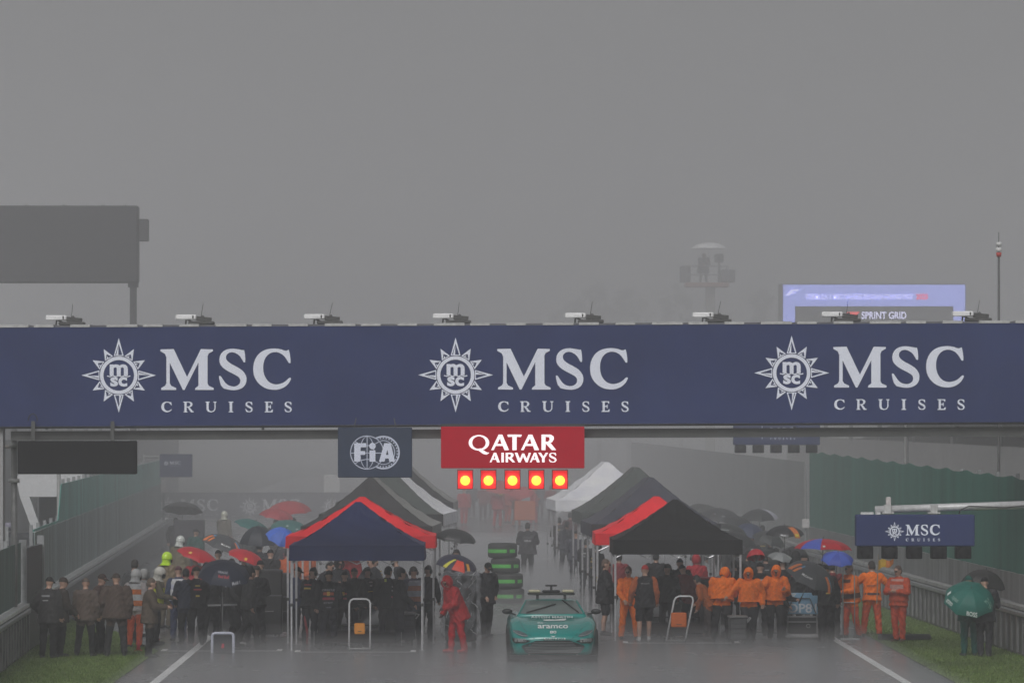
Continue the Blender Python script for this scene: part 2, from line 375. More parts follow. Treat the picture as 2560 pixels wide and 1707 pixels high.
def fuse_people(voxel=.019):
    for o, caps, hands in PEOPLE:
        m = o.modifiers.new('fuse', 'REMESH'); m.mode = 'VOXEL'; m.voxel_size = voxel; m.use_smooth_shade = True
        m2 = o.modifiers.new('relax', 'SMOOTH'); m2.iterations = 2; m2.factor = .45
    dg = bpy.context.evaluated_depsgraph_get(); dg.update()
    done = [bpy.data.meshes.new_from_object(o.evaluated_get(dg)) for o, _, _ in PEOPLE]
    for (o, caps, hands), me in zip(PEOPLE, done):
        old = o.data; mats = list(old.materials); o.modifiers.clear()
        nv, nf = len(me.vertices), len(me.polygons)
        co = np.empty(nv * 3, np.float32); me.vertices.foreach_get('co', co); co = co.reshape(-1, 3)
        ce = np.empty(nf * 3, np.float32); me.polygons.foreach_get('center', ce); ce = ce.reshape(-1, 3)
        no_ = np.empty(nv * 3, np.float32); me.vertices.foreach_get('normal', no_); no_ = no_.reshape(-1, 3)
        bd = np.full(nv, 9.0); lb = np.zeros(nv, int)
        for a, b, r0, r1, l in caps:
            a = np.array(a); b = np.array(b); d = b - a; t = np.clip(((co - a) @ d) / max(d @ d, 1e-9), 0, 1)
            q = np.linalg.norm(co - (a + t[:, None] * d), axis=1) - (r0 + (r1 - r0) * t); k = q < bd; bd[k] = q[k]; lb[k] = l
        ph = o.location.x * 7 + o.location.y * 3; x_, y_, z_ = co.T            # folds of wet cloth
        fold = .006 * np.sin(z_ * 24 + 12 * np.sin(x_ * 11 + ph) + 6 * np.sin(y_ * 13 + ph)) + .006 * np.sin(z_ * 37 + x_ * 48 + ph * 2 + 4 * np.sin(y_ * 21))
        co = co + no_ * (fold * np.isin(lb, (1, 2, 4)))[:, None]
        best = np.full(nf, 9.0); lab = np.zeros(nf, int)
        for a, b, r0, r1, l in caps:
            a = np.array(a); b = np.array(b); d = b - a; t = np.clip(((ce - a) @ d) / max(d @ d, 1e-9), 0, 1)
            q = np.linalg.norm(ce - (a + t[:, None] * d), axis=1) - (r0 + (r1 - r0) * t)
            if l in (6, 7): q = q - .004
            k = q < best; best[k] = q[k]; lab[k] = l
        faces = [tuple(p.vertices) for p in me.polygons]
        g = MB(); g.v = [tuple(p) for p in co]; g.f = faces; g.m = lab.tolist(); g.sm = [True] * nf; g.smooth = True; g.mi = 5
        for wr, tip, hv, sd in hands:                         # four fingers of different length and a thumb, slightly curled
            ax = Vector((0, 0, 1)) if abs(hv.z) < .7 else Vector((0, 1, 0)); side = hv.cross(ax).normalized(); nor = side.cross(hv).normalized()
            for i, ln in enumerate((.07, .08, .076, .06)):
                p0 = tip + side * (i - 1.5) * .019 - hv * .012; p1 = p0 + hv * ln * .55 - nor * .008; p2 = p1 + hv * ln * .35 - nor * .03
                g.tube(p0, p1, .0105, .0095, 6); g.tube(p1, p2, .0095, .0075, 6)
            p0 = wr + hv * .03 + side * .03 * sd; p1 = p0 + side * .03 * sd + hv * .03; p2 = p1 + hv * .035 - nor * .012
            g.tube(p0, p1, .0125, .011, 6); g.tube(p1, p2, .011, .008, 6)
        n2 = bpy.data.meshes.new('person'); n2.from_pydata(g.v, [], g.f); n2.update()
        for m in mats: n2.materials.append(m)
        n2.polygons.foreach_set('material_index', g.m); n2.polygons.foreach_set('use_smooth', g.sm)
        o.data = n2; bpy.data.meshes.remove(old); bpy.data.meshes.remove(me)
        del o['_v']
        if '_hand' in o: del o['_hand']
def hand_of(o): return Vector(o['_hand'])

# ------------------------------------------------------------------ umbrellas
UMB_POLE = None
def umbrella(label, apex, rad=.62, depth=.24, cols=((.02, .02, .022),), hand=None, tilt=(0, 0), spin=0.0, group='umbrellas', marks=(), edge=None):
    """apex: top of the canopy in the world; the shaft runs to the hand that holds it, or straight down its own axis"""
    apex = Vector(apex)
    if hand is not None:
        ax = (apex - Vector(hand)); L = min(max(ax.length, .55), 1.15); hv = Vector((ax.x, ax.y, 0)); lim = .4 * max(ax.z, .3)
        if hv.length > lim: hv = hv.normalized() * lim
        ax = Vector((hv.x, hv.y, max(ax.z, .3))).normalized()
    else:
        ax = Vector((tilt[0], tilt[1], 1)).normalized(); L = .95
    o = empty('umbrella', apex - ax * L, label, 'umbrella', group)
    q = Vector((0, 0, 1)).rotation_difference(ax).to_matrix().to_4x4() @ Matrix.Rotation(R(spin), 4, 'Z')
    P = lambda x, y, z: q @ Vector((x, y, L + z))
    def dome(a, t):                        # azimuth, 0 at the tip .. 1 at the rim
        k = a / (math.pi / 4); fr = k - math.floor(k); sag = 1 - (2 * fr - 1) ** 2
        rr = rad * math.sin(t * 1.32) / math.sin(1.32) * (1 - .075 * sag * t)
        zz = -depth * (1 - math.cos(t * 1.32)) / (1 - math.cos(1.32)) - .03 * sag * t * (1 - t) + .02 * sag * t ** 3
        return rr * math.cos(a), rr * math.sin(a), zz
    mb = MB(); mb.smooth = True
    uniq = list(dict.fromkeys(cols))
    for s_ in range(8):
        mb.mi = uniq.index(cols[s_ % len(cols)])
        mb.grid(lambda u, v: P(*dome((s_ + u * .9998) * math.pi / 4, max(.002, v))), 5, 7)
    mb.build('canopy', [M(cc, .5, var=.12, scale=6, bump=.1, spec=.3) for cc in uniq], o)
    f = MB(); f.smooth = True; f.tube(P(0, 0, .05), P(0, 0, -L + .1), .008, .008, 6); f.build('shaft', M((.05, .05, .055), .35, .4, var=.1), o)
    hnd = MB(); hnd.smooth = True; hnd.tube(P(0, 0, -L + .12), P(0, 0, -L - .06), .017, .019, 8); hnd.build('handle', M((.02, .02, .02), .5, var=.1), o)
    rb = MB()
    for s_ in range(8):
        a = s_ * math.pi / 4
        pts = [P(*[c_ * (.995 if i < 2 else 1) for i, c_ in enumerate(dome(a + 1e-4, t))]) - ax * .012 for t in (.05, .3, .55, .8, 1)]
        rb.path(pts, .004, 4); d = dome(a + 1e-4, .5); rb.tube(P(d[0], d[1], d[2] - .015), P(0, 0, -depth - .12), .003, .003, 4)
    rb.build('frame', M((.25, .25, .26), .35, .7, var=.1), o)
    inv = q.to_3x3().inverted()
    for txt, colr, az, t0, ww, hh in marks:      # lettering and badges lie on the cloth; az in world degrees, -90 faces the camera
        d0 = inv @ Vector((math.cos(R(az)), math.sin(R(az)), 0)); a0 = math.atan2(d0.y, d0.x)
        m2 = MB()
        def fn(u, v):
            t = t0 - (v - .5) * hh / (rad * 1.0); rr = max(.08, rad * math.sin(t * 1.32) / math.sin(1.32))
            a = (a0 + (u - .5) * ww / rr) % (2 * math.pi); x, y, zz = dome(a, t)
            return P(x * 1.005, y * 1.005, zz + .007)
        if isinstance(txt, str) and txt in TG: m2.text(TG[txt], fn)
        elif isinstance(txt, list): m2.grid(lambda u, v: fn(*[(1 - u) * ((1 - v) * txt[0][i] + v * txt[1][i]) + u * ((1 - v) * txt[3][i] + v * txt[2][i]) for i in (0, 1)]), 8, 8)
        else: m2.grid(fn, 6, 6)
        m2.build('lettering' if isinstance(txt, str) and txt in TG else 'badge', M(colr, .5, var=.05), o)
    return o
# ------------------------------------------------------------------ ground, road, grass, air
def wet_asphalt(base, seed):
    m = bpy.data.materials.new('wet_asphalt'); m.use_nodes = True; n = m.node_tree; b = n.nodes['Principled BSDF']
    tc = n.nodes.new('ShaderNodeTexCoord')
    mp = n.nodes.new('ShaderNodeMapping'); mp.inputs['Location'].default_value = (seed, seed, 0); mp.inputs['Scale'].default_value = (1, .35, 1)
    n.links.new(tc.outputs['Object'], mp.inputs['Vector'])
    n1 = n.nodes.new('ShaderNodeTexNoise'); n1.inputs['Scale'].default_value = .55; n1.inputs['Detail'].default_value = 6; n1.inputs['Roughness'].default_value = .6
    n2 = n.nodes.new('ShaderNodeTexNoise'); n2.inputs['Scale'].default_value = 45; n2.inputs['Detail'].default_value = 4
    for q in (n1, n2): n.links.new(mp.outputs[0], q.inputs['Vector'])
    r1 = n.nodes.new('ShaderNodeValToRGB'); r1.color_ramp.elements[0].position = .35; r1.color_ramp.elements[1].position = .68
    r1.color_ramp.elements[0].color = tuple(c * .92 for c in base) + (1,); r1.color_ramp.elements[1].color = tuple(c * 1.1 for c in base) + (1,)
    n.links.new(n1.outputs['Fac'], r1.inputs['Fac']); n.links.new(r1.outputs[0], b.inputs['Base Color'])
    mr = n.nodes.new('ShaderNodeMapRange'); mr.inputs['From Min'].default_value = .35; mr.inputs['From Max'].default_value = .65; mr.inputs['To Min'].default_value = .2; mr.inputs['To Max'].default_value = .3
    n.links.new(n1.outputs['Fac'], mr.inputs['Value']); n.links.new(mr.outputs[0], b.inputs['Roughness'])
    bp = n.nodes.new('ShaderNodeBump'); bp.inputs['Strength'].default_value = .12; bp.inputs['Distance'].default_value = .006
    n.links.new(n2.outputs['Fac'], bp.inputs['Height']); n.links.new(bp.outputs[0], b.inputs['Normal'])
    b.inputs['Specular IOR Level'].default_value = .6
    return m
def flat(name, pts, z, mat, kind='structure'):
    mb = MB(); mb.add([(x, y, z) for x, y in pts], [tuple(range(len(pts)))]); return tag(mb.build(name, mat), kind=kind)
LINE_L, LINE_R = -6.22, 8.52
flat('ground', [(-330, -10), (330, -10), (330, 1250), (-330, 1250)], 0, M((.075, .085, .06), .8, var=.3, scale=.08))
flat('apron', [(-16, 40), (13.2, 40), (13.2, 420), (-16, 420)], .004, wet_asphalt((.09, .09, .095), 3))
flat('road', [(LINE_L - .25, 30), (LINE_R + .25, 30), (LINE_R + .25, 700), (LINE_L - .25, 700)], .008, wet_asphalt((.11, .11, .115), 9))
PAINT = M((.8, .8, .8), .45, var=.2, scale=3)
for x in (LINE_L, LINE_R):
    flat('edge_line', [(x - .09, 40), (x + .09, 40), (x + .09, 500), (x - .09, 500)], .012, PAINT)
def slot(cx, y):
    mb = MB()
    for a, b in (((cx - 1.35, y), (cx + 1.35, y + .14)), ((cx - 1.35, y + .14), (cx - 1.23, y + .9)), ((cx + 1.23, y + .14), (cx + 1.35, y + .9))):
        mb.add([(a[0], a[1], .012), (b[0], a[1], .012), (b[0], b[1], .012), (a[0], b[1], .012)], [(0, 1, 2, 3)])
    tag(mb.build('grid_slot_line', PAINT), kind='structure')
for i, y in enumerate((103.4, 119.5, 135, 151, 167)): slot(-2.6, y)
for i, y in enumerate((107.6, 123, 138, 157, 172)): slot(4.85, y)
slot(-5.6, 103.9)
def wall_x(Y): return -10.3 - .0311 * (Y - 118)          # left barrier
def rwall_x(Y): return 12.0 - .0285 * (Y - 101) if Y < 150 else 10.6 - .006 * (Y - 150)
GRASS = M((.115, .18, .03), .8, var=.4, scale=1.3, bump=.3)
gl = [(-7.05, 70), (-7.0, 104), (-7.9, 108), (-8.6, 113), (wall_x(120), 120), (wall_x(70), 70)]
gr = [(9.5, 70), (9.45, 112), (9.9, 124), (rwall_x(136), 136), (rwall_x(120), 120), (rwall_x(100), 100), (12.9, 70)]
flat('grass_verge', gl, .02, GRASS); flat('grass_verge', gr, .02, GRASS)
def blades(poly, n, seed):
    rnd = random.Random(seed); mb = MB(); xs = [p[0] for p in poly]; ys = [p[1] for p in poly]
    def inside(x, y):
        c = False
        for (x0, y0), (x1, y1) in zip(poly, poly[1:] + poly[:1]):
            if (y0 > y) != (y1 > y) and x < (x1 - x0) * (y - y0) / (y1 - y0) + x0: c = not c
        return c
    k = 0
    while k < n:
        x, y = rnd.uniform(min(xs), max(xs)), rnd.uniform(86, max(ys))
        if not inside(x, y): continue
        k += 1; a = rnd.uniform(0, 6.3); h = rnd.uniform(.02, .06); w = .012
        mb.mi = rnd.choice((0, 0, 1, 2))
        mb.add([(x - w * math.cos(a), y - w * math.sin(a), .018), (x + w * math.cos(a), y + w * math.sin(a), .018), (x + rnd.uniform(-.03, .03), y + rnd.uniform(-.03, .03), .02 + h)], [(0, 1, 2)])
    tag(mb.build('grass', [M((.10, .16, .028), .7, var=.2), M((.12, .16, .04), .7, var=.2), M((.07, .12, .02), .7, var=.2)]), kind='stuff')
blades(gl, 15000, 1); blades(gr, 17000, 2)
# distant rise behind the circuit, nearly lost in the rain
hm_ = MB(); hm_.smooth = True
hm_.grid(lambda u, v: (-320 + 640 * u, 760 + 430 * v, -.5 + (40 + 9 * math.sin(u * 9) + 5 * math.sin(u * 23 + 1)) * math.sin(min(1, v * 1.6) * math.pi / 2) * (.55 + .45 * math.cos((u - .1) * 4))), 60, 12)
tag(hm_.build('hills', M((.05, .06, .045), .9, var=.3, scale=.05)), kind='structure')
# the rainy air
hz = MB(); hz.span((-340, -15, -1), (340, 1300, 64))
hmat = bpy.data.materials.new('rain_haze'); hmat.use_nodes = True; hn = hmat.node_tree; hn.nodes.clear()
pv = hn.nodes.new('ShaderNodeVolumePrincipled'); pv.inputs['Color'].default_value = HAZE_COL; pv.inputs['Density'].default_value = HAZE_DENSITY; pv.inputs['Anisotropy'].default_value = .2
pv.inputs['Density Attribute'].default_value = ''
ho = hn.nodes.new('ShaderNodeOutputMaterial'); hn.links.new(pv.outputs[0], ho.inputs['Volume'])
hmat.cycles.homogeneous_volume = True
tag(hz.build('haze', hmat), kind='stuff')
# the rain falls harder farther down the straight
mz = MB(); mz.span((-338, 112, -.9), (338, 1298, 24)); mmat = hmat.copy(); mmat.node_tree.nodes['Principled Volume'].inputs['Density'].default_value = MIST_DENSITY
mmat.cycles.homogeneous_volume = True
tag(mz.build('mist', mmat), kind='stuff')
# spray hanging just above the wet surface
sz = MB(); sz.span((-6.8, 60, .03), (9.2, 133.5, .38)); smat = hmat.copy(); smat.node_tree.nodes['Principled Volume'].inputs['Density'].default_value = SPRAY_DENSITY
smat.cycles.homogeneous_volume = True
tag(sz.build('spray_mist', smat), kind='stuff')
sz = MB(); sz.span((-9.5, 134, .035), (10.2, 195, .5)); smat2 = smat.copy(); smat2.node_tree.nodes['Principled Volume'].inputs['Density'].default_value = .14
smat2.cycles.homogeneous_volume = True
tag(sz.build('spray_mist', smat2), kind='stuff')

# ------------------------------------------------------------------ barriers and fences
CONC = M((.10, .10, .105), .55, var=.25, scale=2.2, bump=.2); CAPW = M((.68, .68, .68), .5, var=.2, scale=3); GALV = M((.32, .33, .34), .45, .5, var=.2)
def barrier(name, label, xf, y0, y1, side, step=2.0, rib=M((.17, .17, .175), .4, var=.6, scale=25, streak=True), ribs=True):
    o = empty(name, (0, 0, 0), label, 'barrier', 'trackside barriers')
    n = max(1, round((y1 - y0) / step)); ys = [y0 + (y1 - y0) * i / n for i in range(n + 1)]
    b = MB(); b.loft([[Vector((xf(y) + side * d, y, z)) for d, z in ((.0, 0), (.0, 1.02), (.32, 1.02), (.32, 0))] for y in ys]); b.build('panel', CONC, o)
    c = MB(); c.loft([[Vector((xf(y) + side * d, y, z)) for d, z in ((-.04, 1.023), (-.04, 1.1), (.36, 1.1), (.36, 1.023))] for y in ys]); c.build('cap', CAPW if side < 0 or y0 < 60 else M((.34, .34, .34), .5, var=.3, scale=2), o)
    r = MB()
    for y in np.arange(y0 + .3, y1 - .2, .85) if ribs else ():
        r.span((xf(y) - side * .05, y, .08), (xf(y) - side * .003, y + .13, .86))
    if ribs: r.build('ribs', rib, o)
    g = MB(); g.loft([[Vector((xf(y) - side * d, y, z)) for d, z in ((.055, .88), (.075, .9), (.075, .97), (.055, .99), (.003, .99), (.003, .88))] for y in ys]); g.build('rail', GALV, o)
    return o
barrier('barrier_wall', 'grey trackside wall with pale cap, nearest piece beside the grass at the picture edge', wall_x, 66, 103.2, -1)
barrier('barrier_wall', 'long dark grey wall with a white cap running away below the tall green pit fence', wall_x, 107.5, 194, -1, ribs=False)
barrier('barrier_wall', 'ribbed grey wall with white cap behind the two people under the green umbrella', rwall_x, 66, 150, 1)
barrier('barrier_wall', 'faint grey wall fading into the rain beyond the hanging sign with dark lamps', rwall_x, 150.6, 230, 1, 4, ribs=False)
GREEN = M((.038, .17, .13), .7, var=.3, scale=.9, streak=True); GREENL = M((.085, .33, .28), .45, var=.4, scale=1.6, streak=True); MESHG = M((.2, .205, .21), .6, var=.45, scale=3, streak=True)
def fence(label, xf, y0, y1, zt, side, bands, post=3.0, name='catch_fence'):
    """posts on the wall with cloth or sheet bands between them"""
    o = empty(name, (0, 0, 0), label, 'fence', 'trackside fences')
    ys = np.linspace(y0, y1, max(2, int((y1 - y0) / 1.2)))
    for nm, z0, z1, mat, d in bands:
        b = MB()
        f = (lambda v, y: v(y)) ; Z0 = z0 if callable(z0) else (lambda y, q=z0: q); Z1 = z1 if callable(z1) else (lambda y, q=z1: q)
        b.loft([[Vector((xf(y) + side * (.14 + d + .009 * math.sin(y * 2.1 + 2 * math.sin(y * .37))), y, Z0(y))), Vector((xf(y) + side * (.14 + d + .007 * math.sin(y * 2.1 + 2 * math.sin(y * .37))), y, Z1(y))), Vector((xf(y) + side * (.16 + d + .007 * math.sin(y * 2.1 + 2 * math.sin(y * .37))), y, Z1(y))), Vector((xf(y) + side * (.16 + d + .009 * math.sin(y * 2.1 + 2 * math.sin(y * .37))), y, Z0(y)))] for y in ys])
        b.build(nm, mat, o)
    for y in np.arange(y0 + .1, y1, post):
        p = MB(); t = zt(y) if callable(zt) else zt
        p.span((xf(y) + side * .2, y, 1.1), (xf(y) + side * .28, y + .09, t + .12)); p.build('post', GALV, o)
    return o
LEFTP = M((.1, .16, .15), .4, var=.4, scale=.9)
fence('low grey-green debris fence on the nearest wall at the picture edge', wall_x, 84, 103, 2.45, -1, [('screen', 1.12, 2.45, M((.08, .14, .125), .6, var=.5, scale=1.6, streak=True), 0)], 2.2)
fence('tall green pit lane fence of weathered sheets receding beside the marshals', wall_x, 108, 190, lambda y: 2.6 if y < 119 else 3.5, -1,
      [('lower_sheet', 1.12, 2.55, M((.21, .27, .265), .5, var=.5, scale=1.6, streak=True), 0), ('upper_sheet', lambda y: 2.56, lambda y: 2.62 if y < 118.5 else 3.52, GREENL, .02)], 2.6)
fence('dark green cloth fence topped with ragged wire behind the hanging sign with dark lamps', rwall_x, 82, 149, lambda y: 3.85 + .0 * y, 1,
      [('lower_mesh', 1.12, 1.75, MESHG, 0), ('screen', 1.76, lambda y: 3.85 + .006 * (y - 101) + .04 * math.sin(y * 1.7), GREEN, .02)], 3.1)
fence('pale wire fence fading out beyond the green cloth fence', rwall_x, 150.6, 290, 3.6, 1, [('mesh', 1.12, 3.8, M((.3, .31, .31), .7, var=.15, scale=.6), 0)], 17)  # mesh colour paled toward the haze in front of it
# gate posts; a dark sheet stands in for the dark opening between the two fences on the left
gt = empty('gate', (wall_x(105.3), 105.3, 0), 'dark sheet standing in for the dark opening between the low fence and tall pit fence', 'gate')
mb = MB(); mb.span((-.1, -2.0, .03), (.0, 2.1, 2.3)); mb.build('opening_fill', M((.035, .037, .04), .5, var=.2), gt)
for y in (-2.08, 2.18): mb = MB(); mb.span((-.12, y - .07, 0), (.04, y + .07, 2.5)); mb.build('post', GALV, gt)

# ------------------------------------------------------------------ buildings and far structures
PALE = M((.42, .42, .43), .7, var=.12, scale=.4); DARKG = M((.06, .06, .065), .5, var=.2); GLASS = M((.05, .055, .06), .08, var=.1, spec=.7)
def pit_building():
    o = empty('pit_building', (-17.5, 128, 0), 'pale grey pit building with a flat roof behind the tall green pit fence', 'building')
    b = MB(); b.span((-9, 0, 0), (0, 150, 7.2)); b.build('wall', M((.30, .30, .31), .7, var=.12, scale=.3), o)
    r = MB(); r.span((-9.4, -.5, 7.203), (1.2, 150.5, 7.6)); r.build('roof', PALE, o)
    for i in range(18):
        w = MB(); w.span((.003, 1.5 + 8.2 * i, 4.4), (.06, 7.6 + 8.2 * i, 6.2)); f = w.build('window', GLASS, o)
        k = MB(); k.span((.063, 1.4 + 8.2 * i, 4.28), (.14, 7.7 + 8.2 * i, 4.38)); k.build('sill', PALE, f)
        d = MB(); d.span((.003, 1.5 + 8.2 * i, .1), (.05, 6.9 + 8.2 * i, 3.2)); d.build('garage_door', M((.2, .2, .21), .5, var=.15), o)
    e = MB(); e.span((-8.6, -.06, 3.4), (-1, -.003, 3.7)); e.build('fascia', M((.5, .5, .51), .6, var=.1), o)
    for x in (-7.5, -4.4, -1.6):
        w = MB(); w.span((x - .9, -.06, 4.4), (x + .9, -.003, 6.2)); w.build('window', GLASS, o)
pit_building()
def stand():
    o = empty('grandstand', (16.2, 118, 0), 'long pale grandstand with a flat roof behind the dark green fence', 'grandstand')
    b = MB(); b.loft([[Vector((x, y, z)) for x, z in ((0, 0), (0, 2.6), (10, 7.0), (10, 0))] for y in (0, 120)]); b.build('base', M((.34, .33, .33), .7, var=.1, scale=.4), o)
    h = MB(); h.span((-.12, .1, 0), (-.003, 120, 4.35)); h.build('facade', M((.5, .49, .49), .7, var=.12, scale=.5), o)
    t = MB()
    for i in range(11): t.span((.4 + .88 * i, .2, 2.9 + .4 * i), (.8 + .88 * i, 119.8, 3.02 + .4 * i))
    t.build('seating', M((.36, .34, .34), .6, var=.2, scale=.9), o)
    w = MB(); w.span((10.003, 0, 0), (10.4, 120, 7.5)); w.build('wall', M((.3, .3, .3), .7, var=.1, scale=.3), o)
    r = MB(); r.loft([[Vector((x, y, z)) for x, z in ((-1.2, 6.6), (-1.2, 6.9), (11, 7.9), (11, 7.6))] for y in (-.6, 120.6)]); r.build('roof', M((.2, .2, .2), .6, var=.1), o)
    for i in range(9):
        c = MB(); c.tube((.6, 1 + 14.6 * i, 2.7), (.6, 1 + 14.6 * i, 6.65), .09); c.build('column', GALV, o)
    e = MB(); e.span((-.25, -.35, 4.45), (9.9, -.05, 4.85)); e.build('fascia', M((.55, .54, .55), .5, var=.15, scale=2), o)
    f = MB(); f.span((-.3, -.1, 0), (9.9, -.003, 4.44)); f.build('end_wall', M((.36, .35, .35), .7, var=.14, scale=.5), o)
    b2 = MB(); b2.span((.2, -.42, 4.5), (1.6, -.36, 4.8)); b2.build('sign', M((.5, .08, .07), .5, var=.1), o)
    b3 = MB(); b3.text(TG['40 066'], lambda u, v: (-4.6 + 1.3 * u, -.42, 4.52 + .3 * v)) if False else None
    p = MB(); p.span((-.35, -.12, 3.55), (9.9, -.1, 3.68)); p.build('handrail', M((.5, .5, .5), .5, var=.1), o)
stand()
def far_wall():
    o = empty('advertising_wall', (-12, 252, 0), 'distant grey wall printed with a pale cruise logo crossing behind the umbrellas', 'wall')
    b = MB(); b.span((-5.6, 0, 0), (8.9, .3, 1.25)); b.build('panel', M((.11, .115, .14), .6, var=.12), o)
    for x in (-4.43, -.01, 4.4):
        t = MB(); put_logo(t, lambda u, v: (x + u * .00154, -.012, .475 + v * .00154)); t.build('lettering', M((.75, .76, .8), .5, var=0), o)
far_wall()
def big_screen():
    o = empty('video_screen', (-16, 170, 0), 'dark back of a big video screen on tall posts above the banner', 'screen')
    b = MB(); b.bbox((-5.6, 0, 10.16), (3.81, .9, 12.97), .05); b.build('cabinet', M((.022, .023, .028), .6, var=.2, scale=.5), o)
    s = MB(); s.bbox((3.82, .2, 11.69), (4.17, .8, 12.49), .03); s.build('side_box', M((.05, .05, .055), .6, var=.1), o)
    for x in (3.61, -4.6):
        p = MB(); p.span((x - .115, .3, 0), (x + .115, .65, 10.14)); p.span((x - .18, .25, 10.0), (x + .18, .7, 10.155)); p.build('post', M((.04, .04, .045), .5, var=.15), o)
    for x in (-4.8, -3.2, -1.76, -.3, 1.1, 2.5, 3.3):
        l = MB(); l.bbox((x - .055, .2, 12.975), (x + .055, .45, 13.04), .015); l.build('roof_lug', M((.5, .5, .5), .4, var=.1), o)
    j = MB()
    for x in np.arange(-3.7, 3.8, 1.5): j.span((x - .01, -.004, 10.25), (x + .01, -.001, 12.9))
    j.span((-5.5, -.006, 11.5), (3.77, -.0045, 11.525)); j.build('seams', M((.012, .012, .014), .6, var=.1), o)
big_screen()
def led_screen():
    Y = 300; k = Y / F; X0, X1 = (1958 - HX) * k, (2413 - HX) * k; zt = CAMZ - (712 - HY) * k; zb = CAMZ - (905 - HY) * k
    o = empty('led_screen', (X0, Y, 0), 'glowing lavender screen announcing the sprint grid above the banner', 'screen')
    W = X1 - X0; EM = lambda c, e: M(c, .5, var=.03, scale=.4, emit=e)
    b = MB(); b.span((-.25, .02, zb - .2), (W + .05, 1.2, zt + .06)); b.build('cabinet', M((.05, .05, .055), .5, var=.1), o)
    p = MB(); p.span((0, -.02, zb), (W, .015, zt)); p.build('panel', EM((.33, .39, .95), LED), o)
    i = MB(); i.span((W * .065, -.04, zb), (W * .935, -.025, zt - 1.38)); i.build('inner_panel', M((.03, .03, .03), .5, var=.1), o)
    t = MB(); t.text(TG['FORMULA 1 MSC CRUISES BELGIAN GRAND PRIX'], lambda u, v: (W * (.125 + .59 * u), -.05, zt - .94 + .35 * v))
    t.build('lettering', EM((.68, .68, 1.0), LED * 1.4), o); t = MB()
    t.poly([[(0, 0), (.4, 1), (1, 1), (.85, .72), (.5, .72), (.45, .52), (.7, .52), (.62, .3), (.35, .3), (.25, 0)]], lambda u, v: (W * (.015 + .075 * u), -.05, zt - .69 + .39 * v))
    t.build('emblem', EM((.68, .68, 1.0), LED * 1.4), o); t = MB()
    t.text(TG['SPRINT GRID'], lambda u, v: (W * (.43 + .247 * u), -.055, zt - 2.2 + .47 * v)); t.build('lettering', EM((.68, .68, 1.0), LED * 1.4), o)
    r = MB(); r.text(TG['2025'], lambda u, v: (W * (.73 + .065 * u), -.05, zt - .94 + .35 * v))
    r.build('lettering', EM((1.0, .02, .015), LED * 1.3), o); r = MB()
    r.poly([[(0, .1), (.1, 1), (1, 1), (.8, .6), (.55, .55), (.45, .1)]], lambda u, v: (W * (.345 + .075 * u), -.055, zt - 2.17 + .42 * v)); r.build('badge', EM((1.0, .02, .015), LED * 1.3), o)
    for x in (W * .1, W * .9):
        q = MB(); q.span((x - .2, .3, 0), (x + .2, .8, zb - .21)); q.build('post', GALV, o)
LED = 2.8
led_screen()
def mast(label, px, pyt, Y, base=0, r=.028, head=True):
    a = at(px, pyt, Y); o = empty('mast', (a.x, Y, base), label, 'mast')
    p = MB(); p.smooth = True; p.tube((0, 0, 0), (0, 0, a.z - base - .45), r * 1.5, r, 8); p.build('pole', M((.1, .1, .105), .5, var=.1), o)
    h = MB(); h.smooth = True; h.tube((0, 0, a.z - base - .447), (0, 0, a.z - base), .012, .008, 6); h.build('tip', M((.05, .05, .05), .5, var=.1), o)
    if head:
        w = MB(); w.smooth = True
        for i, (z, rr) in enumerate(((-.36, .07), (-.5, .075))): w.mi = 0; w.tube((0, 0, a.z - base + z), (0, 0, a.z - base + z + .1), rr, rr, 10)
        w.mi = 1; w.tube((0, 0, a.z - base - .63), (0, 0, a.z - base - .52), .06, .075, 10); w.build('beacon', [M((.7, .7, .7), .4, var=.1), M((.5, .05, .04), .4, var=.1)], o)
mast('thin dark mast with a red and white beacon at its top', 2497, 580, 118)
mast('plain grey lamp post standing behind the green fence below the beam', 2268, 1062, 150, r=.04, head=False)
